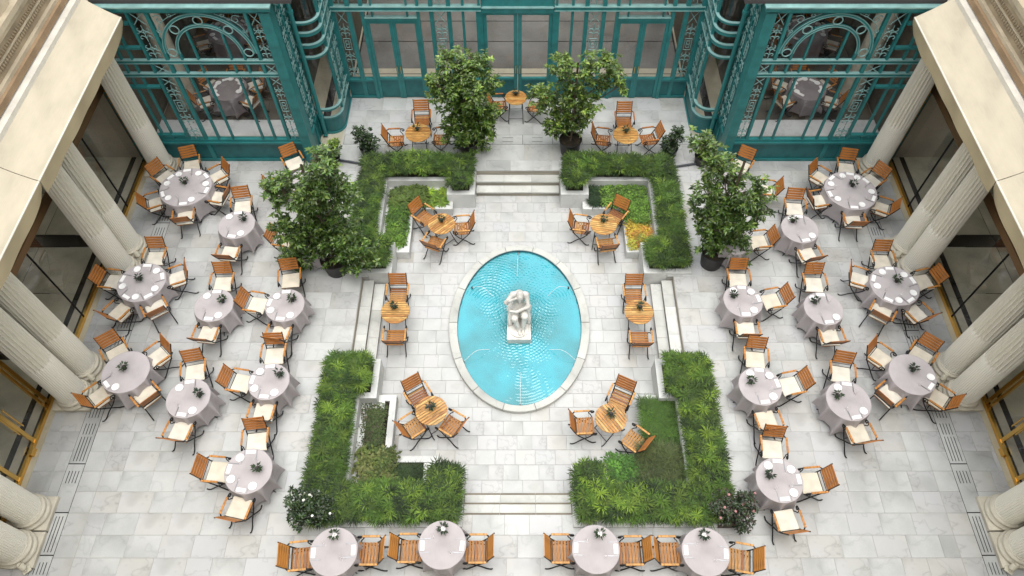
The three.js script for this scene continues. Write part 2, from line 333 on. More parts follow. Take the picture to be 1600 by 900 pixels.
function leafAt(pos, p, az, el, l, w, roll) { // folded six-point leaf, four triangles
  const d = V(Math.cos(el) * Math.cos(az), Math.sin(el), Math.cos(el) * Math.sin(az)), sd = V(-Math.sin(az), 0, Math.cos(az)).applyAxisAngle(d, roll), up = d.clone().cross(sd).multiplyScalar(-1);
  const at = (f, s, u) => { const q = p.clone().addScaledVector(d, l * f).addScaledVector(sd, w * s).addScaledVector(up, w * u); return [q.x, q.y, q.z]; };
  const a = at(0, 0, 0), t = at(1, 0, -0.35), m = at(0.5, 0, 0.0), L = at(0.45, 0.5, 0.22), R_ = at(0.45, -0.5, 0.22);
  pos.push(...a, ...m, ...L, ...L, ...m, ...t, ...a, ...R_, ...m, ...m, ...R_, ...t);
}
const inPoly = (p, x, z) => { let c = false; for (let i = 0, j = p.length - 1; i < p.length; j = i++) if ((p[i][1] > z) !== (p[j][1] > z) && x < (p[j][0] - p[i][0]) * (z - p[i][1]) / (p[j][1] - p[i][1]) + p[i][0]) c = !c; return c; };
const cornerCut = (p, x, z) => p.some((c, i) => { const a = p[(i + p.length - 1) % p.length], b = p[(i + 1) % p.length], cr = (c[0] - a[0]) * (b[1] - c[1]) - (c[1] - a[1]) * (b[0] - c[0]); if (cr > 0) return false; const R = 0.34, sx = Math.sign(a[0] + b[0] - 2 * c[0]), sz = Math.sign(a[1] + b[1] - 2 * c[1]), u = R - (x - c[0]) * sx, w = R - (z - c[1]) * sz; return u > 0 && w > 0 && u < R && w < R && u * u + w * w > (R - 0.03) * (R - 0.03); });
function edgeDist(p, x, z) { let m = 9; p.forEach((a, i) => { const b = p[(i + 1) % p.length], dx = b[0] - a[0], dz = b[1] - a[1], t = Math.max(0, Math.min(1, ((x - a[0]) * dx + (z - a[1]) * dz) / (dx * dx + dz * dz))); m = Math.min(m, Math.hypot(x - a[0] - t * dx, z - a[1] - t * dz)); }); return m; }
function bed(name, label, category, poly, y, perM2, geo, mat, o = {}) {
  poly = orient(poly); const area = insetPoly(poly, o.inset ?? 0.1); let x0 = 1e9, x1 = -1e9, z0 = 1e9, z1 = -1e9;
  for (const [x, z] of area) { x0 = Math.min(x0, x); x1 = Math.max(x1, x); z0 = Math.min(z0, z); z1 = Math.max(z1, z); }
  const r = rngOf(o.seed ?? 11), step = 1 / Math.sqrt(perM2), pts = [];
  for (let x = x0; x < x1; x += step) for (let z = z0; z < z1; z += step) {
    const px = x + r() * step, pz = z + r() * step;
    if (inPoly(area, px, pz) && !(o.dome && cornerCut(poly, px, pz)) && !(o.bare && o.bare(px, pz))) pts.push([px, pz]);
  }
  const im = new THREE.InstancedMesh(geo, mat, pts.length), q = new THREE.Object3D(), col = new THREE.Color();
  pts.forEach(([px, pz], i) => {
    const lump = fbm(((px * 0.21) % 1 + 1) % 1, ((pz * 0.21) % 1 + 1) % 1, 5, 3);
    const edge = o.dome ? Math.min(1, edgeDist(poly, px, pz) / 0.34) : 1;
    q.position.set(px, y + (o.dome ?? 0) * (edge * (2 - edge)) + (o.rise ?? 0.1) * (lump - 0.3) + r() * (o.lift ?? 0.05), pz); q.rotation.set((r() - 0.5) * 0.5, r() * 6.283, (r() - 0.5) * 0.5); q.scale.setScalar((o.size ?? 1) * (0.7 + 0.6 * r())); q.updateMatrix(); im.setMatrixAt(i, q.matrix);
    const c = (o.colors ?? [[1, 1, 1]])[Math.floor(r() * (o.colors?.length ?? 1))], k = (0.5 + 0.95 * r()) * (0.55 + 0.9 * lump); im.setColorAt(i, col.setRGB(c[0] * k, c[1] * k, c[2] * k));
  });
  im.name = numbered(name); tag(im, label, category); im.userData.kind = 'stuff'; im.castShadow = im.receiveShadow = true; scene.add(im); return im;
}
const strapGeo = bladeClump(30, 0.175, 0.0062, 0.5, 3), fineGeo = bladeClump(44, 0.19, 0.0035, 0.4, 5), fernGeo = bladeClump(22, 0.2, 0.016, 0.55, 9), softGeo = leafClump(26, 0.075, 0.045, 0.12, 21), roundGeo = leafClump(16, 0.095, 0.085, 0.13, 23), tinyGeo = leafClump(40, 0.04, 0.026, 0.12, 27);
const white = leafMat([1, 1, 1], 0.2); white.roughness = 0.72;
const strapCols = [[0.042, 0.094, 0.008], [0.064, 0.128, 0.011], [0.016, 0.04, 0.004], [0.125, 0.205, 0.018], [0.05, 0.104, 0.008]];
for (const s of [-1, 1]) {
  const lr = s < 0 ? 'left' : 'right';
  bed('hedge_planting', `dense strap leaf hedge filling the tall planter at rear ${lr} of the court`, 'hedge', flipX(rearTall, s), TALL + 0.03, 190, strapGeo, white, { colors: strapCols, seed: 40 + s, inset: 0.07, rise: 0.22, lift: 0.16, dome: 0.16,
    bare: (x, z) => (z > -13.84 && Math.abs(x) < 2.1) || (z > -11.13) || (Math.abs(x) < 3.55 && z > -12.1 && z < -11.85 && s > 0) });
  bed('hedge_planting', `dense strap leaf hedge filling the tall planter at front ${lr} of the court`, 'hedge', flipX(frontTall, s), TALL + 0.03, 190, strapGeo, white, { colors: s < 0 ? strapCols : strapCols.map(c => [c[0] * 1.15, c[1] * 1.12, c[2]]), seed: 60 + s, inset: 0.05, rise: 0.22, lift: 0.16, dome: 0.16,
    bare: (x, z) => (z < -7.4 && Math.abs(x) < 3.46) || (z < -5.7 && Math.abs(x) < 1.36 && s < 0) });
}
const rect = (x0, x1, z0, z1) => [[x0, z0], [x1, z0], [x1, z1], [x0, z1]];
const LY = LOW - 0.10;
bed('fern_planting', 'bright yellow green ferns at the right end of the rear left low planter', 'ferns', rect(-2.62, -1.98, -14.15, -13.58), LY + 0.04, 150, fernGeo, white, { colors: [[0.20, 0.30, 0.02], [0.16, 0.27, 0.02], [0.10, 0.2, 0.02]], seed: 81, inset: 0.03 });
bed('fern_planting', 'olive green ferns in the back corner of the rear left low planter', 'ferns', rect(-3.6, -2.6, -14.2, -13.55), LY + 0.08, 120, fernGeo, white, { colors: [[0.09, 0.14, 0.016], [0.065, 0.11, 0.012]], seed: 82, inset: 0.02, rise: 0.16 });
bed('leafy_planting', 'fresh green leafy ground cover on the left of the rear left low planter', 'ground cover', rect(-3.55, -3.12, -13.6, -12.2), LY + 0.06, 190, softGeo, white, { colors: [[0.085, 0.175, 0.016], [0.115, 0.21, 0.02], [0.055, 0.13, 0.012]], seed: 83, inset: 0.0, rise: 0.16 });
bed('grass_planting', 'dark green grass mound at the left end of the rear right low planter', 'grass', rect(2.05, 2.5, -14.2, -13.58), LY + 0.05, 190, fineGeo, white, { colors: [[0.02, 0.05, 0.016], [0.03, 0.07, 0.02]], seed: 84, inset: 0.0, rise: 0.2 });
bed('leafy_planting', 'fresh green leafy ground cover in the back of the rear right low planter', 'ground cover', [[2.45, -14.2], [3.6, -14.2], [3.6, -12.95], [3.02, -12.95], [3.02, -13.58], [2.45, -13.58]], LY + 0.1, 190, softGeo, white, { colors: [[0.095, 0.19, 0.018], [0.065, 0.14, 0.014], [0.13, 0.235, 0.025]], seed: 85, inset: 0.0, rise: 0.18 });
bed('leafy_planting', 'yellow orange leafy ground cover at the near end of the rear right low planter', 'ground cover', rect(3.08, 3.6, -12.95, -12.12), LY + 0.06, 210, softGeo, white, { colors: [[0.40, 0.29, 0.03], [0.48, 0.38, 0.05], [0.33, 0.33, 0.05], [0.40, 0.2, 0.035]], seed: 86, inset: 0.02 });
bed('leafy_planting', 'dark small leaved ground cover with pale flecks in front left low planter', 'ground cover', rect(-3.58, -3.1, -7.42, -6.2), LY + 0.02, 200, tinyGeo, white, { colors: [[0.045, 0.075, 0.018], [0.065, 0.10, 0.025], [0.10, 0.09, 0.05]], seed: 87, inset: 0.02 });
bed('leafy_planting', 'round leaved olive green plants in corner of front left low planter', 'ground cover', rect(-3.58, -2.8, -6.25, -5.55), LY + 0.06, 120, roundGeo, white, { colors: [[0.08, 0.11, 0.018], [0.11, 0.145, 0.025], [0.05, 0.075, 0.015], [0.12, 0.13, 0.04]], seed: 88, inset: 0.02, rise: 0.15 });
bed('grass_planting', 'dark fine grass along the front strip of the front left low planter', 'grass', rect(-2.85, -2.05, -5.92, -5.55), LY + 0.02, 170, fineGeo, white, { colors: [[0.028, 0.06, 0.012], [0.04, 0.08, 0.016]], seed: 89, inset: 0.02 });
bed('grass_planting', 'even green lawn like grass at the back of the front right low planter', 'grass', rect(2.9, 3.6, -7.5, -6.2), LY + 0.13, 230, fineGeo, white, { colors: [[0.06, 0.13, 0.014], [0.075, 0.155, 0.018]], seed: 90, inset: 0.0 });
bed('grass_planting', 'grey green wispy grass in corner of the front right low planter', 'grass', rect(2.75, 3.6, -6.3, -5.45), LY + 0.18, 200, fineGeo, white, { colors: [[0.10, 0.13, 0.035], [0.08, 0.115, 0.03]], seed: 91, inset: 0.0, rise: 0.2, size: 1.25 });
bed('leafy_planting', 'mid green leafy ground cover along the front of the front right low planter', 'ground cover', rect(2.0, 2.8, -6.05, -5.5), LY + 0.16, 190, softGeo, white, { colors: [[0.06, 0.16, 0.02], [0.085, 0.2, 0.025], [0.045, 0.12, 0.015]], seed: 92, inset: 0.0, rise: 0.2 });

// ================================================================ fountain
{
  const CX = 0.04, CZ = -9.81, t = thing('fountain_pool', 'oval blue fountain pool with a pale stone rim in the centre of the court', 'fountain', [CX, SUNK, CZ]);
  const ell = (a, b, n, f0 = 0, f1 = 1) => Array.from({ length: n + 1 }, (_, i) => { const q = (f0 + (f1 - f0) * i / n) * 6.28319; return [Math.cos(q) * a, Math.sin(q) * b]; });
  const N = 14;
  for (let i = 0; i < N; i++) {
    const e = 0.0004, o = ell(1.795, 2.485, 8, i / N + e, (i + 1) / N - e), inn = ell(1.585, 2.32, 8, i / N + e, (i + 1) / N - e).reverse();
    mesh('rim_stone', uvBox(polyPrism([...o, ...inn], 0.0, 0.125, [], 0.008), 2.2, rnd() * 4, rnd() * 4), M.rim, t);
  }
  const ring = polyPrism(ell(1.6, 2.335, 72).slice(0, -1), 0, 0.1, [ell(1.58, 2.315, 72).slice(0, -1).reverse()]);
  mesh('inner_lining', ring, std([0.03, 0.10, 0.13], { roughness: 0.6 }), t);
  mesh('basin_floor', uvBox(polyPrism(ell(1.586, 2.321, 72).slice(0, -1), 0.001, 0.006), 3), M.pool, t);
  // rippled water skin
  const nr = 240, na = 330, pos = [], idx = [];
  const src = [[-0.1, 0.1, 0.0042, 78], [-0.85, -0.75, 0.0050, 72], [0.85, -0.8, 0.0046, 75], [0.1, 1.2, 0.0030, 83]];
  for (let j = 0; j <= nr; j++) for (let i = 0; i < na; i++) {
    const q = i / na * 6.28319, f = j / nr, x = Math.cos(q) * f * 1.578, z = Math.sin(q) * f * 2.313; let y = 0.05;
    const U = ((x * 0.17) % 1 + 1) % 1, W = ((z * 0.17) % 1 + 1) % 1, calm = Math.pow(fbm(U + 0.3, W + 0.6, 5, 3), 1.6) * 2.6;
    for (const [sx, sz, am, k] of src) { const d = Math.hypot(x - sx, z - sz); y += am * calm * Math.sin(k * d + 9 * fbm(U, W, 4, 2)) * Math.exp(-d * 1.0) * Math.min(1, d * 4); }
    y += 0.022 * (fbm(((x * 0.3) % 1 + 1) % 1, ((z * 0.3) % 1 + 1) % 1, 9, 3) - 0.5);
    pos.push(x, y, z);
  }
  for (let j = 0; j < nr; j++) for (let i = 0; i < na; i++) { const a = j * na + i, b = j * na + (i + 1) % na, c = a + na, d = b + na; idx.push(a, b, c, b, d, c); }
  const g = new THREE.BufferGeometry(); g.setAttribute('position', new THREE.Float32BufferAttribute(pos, 3)); g.setIndex(idx); g.computeVertexNormals();
  const wm = new THREE.MeshPhysicalMaterial({ color: new THREE.Color().setRGB(0.82, 0.97, 1), transmission: 0.78, thickness: 0, roughness: 0.02, ior: 1.7, side: THREE.DoubleSide });
  wm.color.setRGB(0.16, 0.76, 0.79);
  mesh('water', g, wm, t);
  const wj = new THREE.MeshPhysicalMaterial({ color: 0xffffff, transmission: 0.65, thickness: 0, roughness: 0.1 });
  for (const [a, b] of [[[-0.02, -2.26], [-0.06, -1.5]], [[-1.25, -1.1], [-0.7, -0.85]], [[1.3, -1.1], [0.74, -0.85]], [[-1.38, 1.13], [-0.75, 0.75]], [[1.43, 1.12], [0.75, 0.75]], [[0.02, 2.3], [0.03, 1.4]]]) {
    const m = [(a[0] + b[0]) / 2, (a[1] + b[1]) / 2];
    mesh('water_jet', tube([V(a[0], 0.1, a[1]), V(m[0], 0.3, m[1]), V(b[0], 0.05, b[1])], 0.0065, 12, 5), wj, t);
    mesh('nozzle', rod(V(a[0], 0.04, a[1]), V(a[0], 0.11, a[1]), 0.022, 8), M.iron, t);
  }
}
const TABLES = [
  { id: 'L1', ph: 'six seat table in left back corner', kind: 'cloth', x: -9, z: -13.42, r: 0.685, fl: 0, sett: 'plate', pl: [-0.03, -0.117],
    ch: [['far left', -9.804, -13.985], ['far', -9.19, -14.449], ['far right', -8.33, -14.009], ['near right', -8.318, -13.277], ['near', -8.894, -12.663], ['near left', -9.728, -13.07]] },
  { id: 'L2', ph: 'table beside the middle left columns', kind: 'cloth', x: -9.279, z: -10.272, r: 0.576, fl: 0, sett: 'plate', pl: [-0.038, -0.077],
    ch: [['far right', -9.276, -11.208], ['left', -10.14, -10.447], ['right', -8.575, -10.545], ['near left', -9.668, -9.59], ['near right', -8.892, -9.72]] },
  { id: 'L3', ph: 'table beside the nearer left columns', kind: 'cloth', x: -8.919, z: -7.79, r: 0.531, fl: 0, sett: 'one', pl: [-0.025, -0.082],
    ch: [['far left', -9.413, -8.411], ['far right', -8.415, -8.291], ['near right', -8.468, -7.382], ['near left', -9.374, -7.35]] },
  { id: 'M1', ph: 'rear table of left outer row', kind: 'cloth', x: -7.334, z: -12.102, r: 0.467, fl: 0, sett: 'plate', pl: [0.177, -0.151],
    ch: [['far', -7.423, -12.934], ['near', -7.41, -11.394]] },
  { id: 'M2', ph: 'middle table of left outer row', kind: 'cloth', x: -7.336, z: -9.594, r: 0.463, fl: 0, sett: 'plate', pl: [0.211, -0.092],
    ch: [['far', -7.367, -10.408], ['near', -7.393, -8.971]] },
  { id: 'M3', ph: 'front table of left outer row', kind: 'cloth', x: -7.325, z: -7.134, r: 0.477, fl: 0, sett: 'plate', pl: [0.255, -0.063],
    ch: [['far', -7.453, -7.921], ['near', -7.393, -6.495]] },
  { id: 'B1', ph: 'rear table of left inner row', kind: 'cloth', x: -5.622, z: -9.594, r: 0.463, fl: 0, sett: 'plate', pl: [0.178, -0.129],
    ch: [['left', -6.401, -9.758], ['far', -5.703, -10.526], ['near', -5.667, -9.097]] },
  { id: 'B2', ph: 'middle table of left inner row', kind: 'cloth', x: -5.613, z: -7.546, r: 0.454, fl: 0, sett: 'plate', pl: [0.23, -0.162],
    ch: [['left', -6.337, -7.624], ['far', -5.698, -8.36], ['near', -5.666, -6.971]] },
  { id: 'B3', ph: 'front table of left inner row', kind: 'cloth', x: -5.638, z: -5.458, r: 0.489, fl: 0, sett: 'plate', pl: [0.209, -0.028],
    ch: [['left', -6.38, -5.533], ['far', -5.688, -6.226], ['near', -5.744, -4.793]] },
  { id: 'B0', ph: 'table hidden under left potted tree', kind: 'cloth', x: -5.296, z: -11.614, r: 0.477, fl: 0, sett: 'plate', pl: null,
    ch: [['left', -6.085, -11.75]] },
  { id: 'A0', ph: 'table by left green pavilion corner', kind: 'cloth', x: -5.779, z: -13.654, r: 0.454, fl: 0, sett: 'plate', pl: null,
    ch: [['far', -6.318, -14.548], ['left', -6.552, -13.557]] },
  { id: 'R1', ph: 'six seat table in right back corner', kind: 'cloth', x: 8.994, z: -13.293, r: 0.683, fl: 0, sett: 'plate', pl: [0.065, -0.151],
    ch: [['far left', 8.39, -13.961], ['far', 9.219, -14.35], ['far right', 9.807, -13.865], ['near right', 9.729, -12.888], ['near', 8.916, -12.552], ['near left', 8.395, -13.162]] },
  { id: 'R2', ph: 'table beside the middle right columns', kind: 'cloth', x: 9.266, z: -10.176, r: 0.582, fl: 0, sett: 'plate', pl: [0.065, -0.115],
    ch: [['far left', 9.297, -11.106], ['left', 8.608, -10.486], ['right', 10.172, -10.447], ['near left', 8.912, -9.627], ['near right', 9.651, -9.534]] },
  { id: 'R3', ph: 'table beside the nearer right columns', kind: 'cloth', x: 8.957, z: -7.724, r: 0.515, fl: 0, sett: 'one', pl: [0.015, -0.098],
    ch: [['far right', 9.436, -8.343], ['far left', 8.456, -8.274], ['near left', 8.463, -7.366], ['near right', 9.412, -7.286]] },
  { id: 'N1', ph: 'rear table of right outer row', kind: 'cloth', x: 7.331, z: -11.973, r: 0.474, fl: 0, sett: 'plate', pl: [-0.154, -0.215],
    ch: [['far', 7.443, -12.866], ['near', 7.445, -11.332]] },
  { id: 'N2', ph: 'middle table of right outer row', kind: 'cloth', x: 7.361, z: -9.502, r: 0.462, fl: 0, sett: 'plate', pl: [-0.193, -0.166],
    ch: [['far', 7.395, -10.388], ['near', 7.422, -8.9]] },
  { id: 'N3', ph: 'front table of right outer row', kind: 'cloth', x: 7.338, z: -7.072, r: 0.483, fl: 0, sett: 'plate', pl: [-0.247, -0.094],
    ch: [['far', 7.455, -7.871], ['near', 7.448, -6.435]] },
  { id: 'C1', ph: 'rear table of right inner row', kind: 'cloth', x: 5.459, z: -9.724, r: 0.465, fl: 0, sett: 'plate', pl: [-0.229, -0.112],
    ch: [['right', 6.266, -9.87], ['far', 5.525, -10.526], ['near', 5.467, -9.097]] },
  { id: 'C2', ph: 'middle table of right inner row', kind: 'cloth', x: 5.447, z: -7.434, r: 0.474, fl: 0, sett: 'plate', pl: [-0.216, -0.08],
    ch: [['right', 6.221, -7.559], ['far', 5.544, -8.257], ['near', 5.51, -6.754]] },
  { id: 'C3', ph: 'front table of right inner row', kind: 'cloth', x: 5.438, z: -5.265, r: 0.479, fl: 0, sett: 'plate', pl: [-0.213, -0.068],
    ch: [['right', 6.19, -5.296], ['far', 5.514, -6.049], ['near', 5.493, -4.542]] },
  { id: 'C0', ph: 'table hidden under right potted tree', kind: 'cloth', x: 5.526, z: -11.614, r: 0.477, fl: 0, sett: 'plate', pl: null,
    ch: [['right', 6.294, -11.708]] },
  { id: 'D0', ph: 'table by right green pavilion corner', kind: 'cloth', x: 5.767, z: -13.584, r: 0.453, fl: 0, sett: 'plate', pl: null,
    ch: [['far', 6.283, -14.449], ['right', 6.803, -13.487]] },
  { id: 'T1', ph: 'leftmost table of the front edge row', kind: 'cloth', x: -3.623, z: -3.818, r: 0.465, fl: 0, sett: 'nap', pl: [-0.004, -0.297],
    ch: [['left', -4.299, -3.767], ['right', -2.971, -3.866]] },
  { id: 'T2', ph: 'second table from left in front edge row', kind: 'cloth', x: -1.492, z: -3.954, r: 0.468, fl: 0, sett: 'nap', pl: [0.009, -0.287],
    ch: [['left', -2.13, -3.916], ['right', -0.834, -3.903]] },
  { id: 'T3', ph: 'third table from left in front edge row', kind: 'cloth', x: 1.538, z: -3.867, r: 0.466, fl: 0, sett: 'nap', pl: [0.093, -0.273],
    ch: [['left', 0.911, -3.903], ['right', 2.254, -3.866]] },
  { id: 'T4', ph: 'rightmost table of the front edge row', kind: 'cloth', x: 3.698, z: -3.818, r: 0.465, fl: 0, sett: 'nap', pl: [-0.008, -0.297],
    ch: [['left', 3.022, -3.866], ['right', 4.42, -3.73]] },
  { id: 'UL', ph: 'wood table on left rear terrace', kind: 'wood', x: -2.867, z: -15.512, r: 0.368, fl: 0, sett: null, pl: [-0.027, -0.105],
    ch: [['far', -2.849, -16.346], ['left', -3.529, -15.491], ['right', -2.232, -15.543]] },
  { id: 'UC', ph: 'wood table by the green glass doors', kind: 'wood', x: -0.057, z: -17.005, r: 0.325, fl: 0, sett: null, pl: [-0.0, -0.113],
    ch: [['left', -0.56, -16.986], ['right', 0.521, -16.929]] },
  { id: 'UR', ph: 'wood table on right rear terrace', kind: 'wood', x: 3.1, z: -15.434, r: 0.367, fl: 0, sett: null, pl: [0.009, -0.104],
    ch: [['far', 3.147, -16.264], ['left', 2.472, -15.517], ['right', 3.794, -15.543]] },
  { id: 'NW', ph: 'wood table at rear left of pool', kind: 'wood', x: -2.064, z: -12.557, r: 0.363, fl: -0.5, sett: null, pl: [0.005, -0.067],
    ch: [['far left', -2.583, -12.993], ['right', -1.524, -12.629], ['near', -2.225, -12.097]] },
  { id: 'NE', ph: 'wood table at rear right of pool', kind: 'wood', x: 2.313, z: -12.534, r: 0.363, fl: -0.5, sett: null, pl: [0.006, -0.089],
    ch: [['left', 1.735, -12.651], ['far right', 2.693, -13.039], ['near', 2.379, -12.075]] },
  { id: 'WW', ph: 'wood table left beside the pool', kind: 'wood', x: -3.042, z: -9.749, r: 0.357, fl: -0.5, sett: null, pl: [-0.017, -0.094],
    ch: [['far', -3.07, -10.415], ['near', -3.024, -9.16]] },
  { id: 'EE', ph: 'wood table right beside the pool', kind: 'wood', x: 3.008, z: -9.73, r: 0.357, fl: -0.5, sett: null, pl: [0.033, -0.094],
    ch: [['far', 2.97, -10.395], ['near', 3.011, -9.105]] },
  { id: 'SW', ph: 'wood table at front left of pool', kind: 'wood', x: -1.965, z: -7.073, r: 0.364, fl: -0.5, sett: null, pl: [-0.019, -0.063],
    ch: [['far left', -2.308, -7.528], ['near left', -2.325, -6.805], ['near right', -1.522, -6.821]] },
  { id: 'SE', ph: 'wood table at front right of pool', kind: 'wood', x: 2.104, z: -6.884, r: 0.362, fl: -0.5, sett: null, pl: [-0.003, -0.063],
    ch: [['far right', 2.379, -7.479], ['left', 1.522, -6.821], ['near right', 2.615, -6.448]] },
];
// ================================================================ statue
{
  const t = thing('marble_statue', 'white marble statue of a seated bowed figure on a slab in the pool', 'statue', [0.03, SUNK + 0.02, -9.72]);
  mesh('plinth', uvBox(new RoundedBoxGeometry(0.6, 0.22, 1.02, 2, 0.012).translate(0, 0.11, -0.02), 1.5), M.statue, t);
  const U = []; for (let i = 0; i <= 16; i++) { const a = i / 16 * Math.PI; U.push([Math.cos(a) * 0.245, 0.2 + Math.sin(a) * 0.24]); }
  U.push([-0.245, -0.45], [0.245, -0.45]);
  mesh('oval_base', uvBox(polyPrism(U, 0.222, 0.262, [], 0.008), 1.5), M.statue, t);
  const cap = (a, b, ra, rb) => ({ a: V(...a), b: V(...b), ra, rb });
  const B = [
    cap([0, 0.2, -0.22], [0, 0.3, -0.2], 0.15, 0.14), cap([0, 0.32, -0.22], [0.0, 0.52, -0.27], 0.125, 0.115), cap([0, 0.52, -0.27], [0.0, 0.68, -0.2], 0.13, 0.12), // pelvis, waist, chest
    cap([-0.13, 0.72, -0.18], [0.14, 0.72, -0.18], 0.075, 0.075), cap([0, 0.74, -0.15], [0.01, 0.80, -0.07], 0.055, 0.05), // shoulders, neck
    cap([-0.15, 0.72, -0.17], [-0.285, 0.63, -0.02], 0.06, 0.05), cap([-0.285, 0.63, -0.02], [-0.2, 0.75, 0.02], 0.046, 0.036), cap([-0.2, 0.75, 0.02], [-0.07, 0.86, 0.03], 0.036, 0.028),
    cap([0.16, 0.72, -0.17], [0.21, 0.52, 0.0], 0.062, 0.05), cap([0.21, 0.52, 0.0], [-0.05, 0.5, 0.14], 0.047, 0.034), cap([-0.05, 0.5, 0.14], [-0.19, 0.5, 0.12], 0.034, 0.026),
    cap([0.09, 0.24, -0.14], [0.13, 0.40, 0.2], 0.105, 0.075), cap([0.13, 0.40, 0.2], [0.1, 0.06, 0.3], 0.068, 0.038), cap([0.1, 0.04, 0.3], [0.1, 0.02, 0.42], 0.035, 0.025), // legs
    cap([-0.09, 0.24, -0.14], [-0.1, 0.34, 0.22], 0.105, 0.075), cap([-0.1, 0.34, 0.22], [0.0, 0.06, 0.31], 0.066, 0.038), cap([0.0, 0.04, 0.31], [0.02, 0.02, 0.43], 0.034, 0.024),
    cap([-0.12, 0.08, -0.25], [0.12, 0.08, -0.25], 0.17, 0.17), cap([-0.16, 0.1, -0.05], [0.16, 0.12, -0.08], 0.11, 0.1), // rock
    cap([-0.19, 0.26, -0.05], [-0.2, 0.02, 0.12], 0.05, 0.07), cap([0.2, 0.26, -0.05], [0.22, 0.02, 0.08], 0.05, 0.06), // hanging drapery
  ];
  const q = V(0, 0, 0), ab = V(0, 0, 0), ap = V(0, 0, 0);
  const dcap = (p, c) => { ab.subVectors(c.b, c.a); ap.subVectors(p, c.a); const h = Math.max(0, Math.min(1, ap.dot(ab) / ab.lengthSq())); q.copy(c.a).addScaledVector(ab, h); return p.distanceTo(q) - (c.ra + (c.rb - c.ra) * h); };
  const smin = (a, b, k) => { const h = Math.max(0, Math.min(1, 0.5 + 0.5 * (b - a) / k)); return b + (a - b) * h - k * h * (1 - h); };
  const ellip = (p, c, r) => { const x = (p.x - c[0]) / r[0], y = (p.y - c[1]) / r[1], z = (p.z - c[2]) / r[2]; return (Math.hypot(x, y, z) - 1) * Math.min(...r); };
  const field = p => {
    let d = 1e3; for (const c of B) d = smin(d, dcap(p, c), 0.035);
    let h = ellip(p, [0.02, 0.86, 0.0], [0.075, 0.1, 0.088]); // head bowed forward
    h = smin(h, ellip(p, [0.02, 0.80, 0.075], [0.022, 0.03, 0.026]), 0.02); h = smin(h, ellip(p, [0.02, 0.90, -0.05], [0.088, 0.085, 0.085]), 0.015);
    h = smin(h, ellip(p, [0.02, 0.87, -0.13], [0.05, 0.05, 0.05]), 0.02); // hair knot
    for (const e of [-1, 1]) h = Math.max(h, -ellip(p, [0.02 + e * 0.03, 0.84, 0.085], [0.016, 0.01, 0.014]));
    d = smin(d, h, 0.02);
    return d + 0.006 * Math.sin(p.x * 60 + p.z * 20) * (p.y < 0.3 && p.z < 0.1 ? 1 : 0.0); // folds of the drapery
  };
  const sdf = (res, half, c, f) => {
    const mc = new MarchingCubes(res, M.statue, false, false, 120000); mc.isolation = 0; let k = 0;
    for (let z = 0; z < res; z++) for (let y = 0; y < res; y++) for (let x = 0; x < res; x++) mc.field[k++] = -f(V(c[0] + (x - res / 2) / (res / 2) * half, c[1] + (y - res / 2) / (res / 2) * half, c[2] + (z - res / 2) / (res / 2) * half));
    mc.update(); const n = mc.count, g = new THREE.BufferGeometry(), P = new Float32Array(n * 3), Nn = new Float32Array(n * 3);
    for (let i = 0; i < n * 3; i++) { P[i] = mc.positionArray[i] * half + c[i % 3]; Nn[i] = mc.normalArray[i]; }
    g.setAttribute('position', new THREE.BufferAttribute(P, 3)); g.setAttribute('normal', new THREE.BufferAttribute(Nn, 3)); return g;
  };
  const fg = uvBox(sdf(104, 0.58, [0, 0.44, 0], field), 1); fg.computeVertexNormals();
  mesh('figure', fg.scale(1.1, 1.16, 1.08).translate(0, 0.262, -0.08), M.statue, t);
}

// ================================================================ furniture
// ---- armchair with iron frame, wooden slats and arms; faces +z, origin on the floor under the seat
const slatBox = (w, h, d) => uvBox(new RoundedBoxGeometry(w, h, d, 1, Math.min(h, d) * 0.28), 0.5, rnd(), rnd());
const seatSlat = slatBox(0.43, 0.018, 0.05), backSlat = slatBox(0.45, 0.058, 0.016), armGeo = slatBox(0.044, 0.022, 0.36);
const cushionGeo = (() => { // soft pad, domed on top, thin piped edge
  const g = new RoundedBoxGeometry(0.45, 0.055, 0.45, 4, 0.026), p = g.attributes.position;
  for (let i = 0; i < p.count; i++) { const x = p.getX(i) / 0.215, z = p.getZ(i) / 0.215; p.setY(i, p.getY(i) * (0.72 + 0.4 * (1 - x * x) * (1 - z * z))); }
  g.computeVertexNormals(); return uvBox(g, 0.6);
})();
const sideGeo = (s, kind) => {
  const x = 0.222 * s;
  if (kind === 'front') return tube([V(x, 0.93, -0.37), V(x, 0.62, -0.25), V(x, 0.45, -0.17), V(x, 0.25, -0.01), V(x * 1.05, 0.07, 0.14), V(x * 1.07, 0.014, 0.21), V(x * 1.08, 0.022, 0.26), V(x * 1.08, 0.045, 0.268)], 0.0145, 14, 5);
  if (kind === 'rear') return tube([V(x * 0.95, 0.445, 0.2), V(x * 0.95, 0.3, 0.09), V(x, 0.16, -0.09), V(x * 1.05, 0.055, -0.2), V(x * 1.07, 0.014, -0.265), V(x * 1.08, 0.022, -0.31), V(x * 1.08, 0.045, -0.318)], 0.0145, 14, 5);
  const a = 0.272 * s;
  if (kind === 'scroll') return tube([V(x, 0.655, -0.26), V(a, 0.648, -0.2), V(a, 0.648, 0.1), V(a, 0.645, 0.19), V(a, 0.605, 0.245), V(a, 0.56, 0.22), V(a, 0.565, 0.175), V(a, 0.60, 0.18)], 0.016, 18, 5);
  return tube([V(a, 0.635, 0.16), V(a, 0.56, 0.12), V(x * 1.1, 0.5, 0.17), V(x, 0.44, 0.2)], 0.012, 8, 5);
};
const barGeos = [[0.5, -0.195, 0.222], [0.575, -0.23, 0.222], [0.3, 0.03, 0.222]].map(([y, z, x]) => rod(V(-x, y, z), V(x, y, z), 0.009, 5));
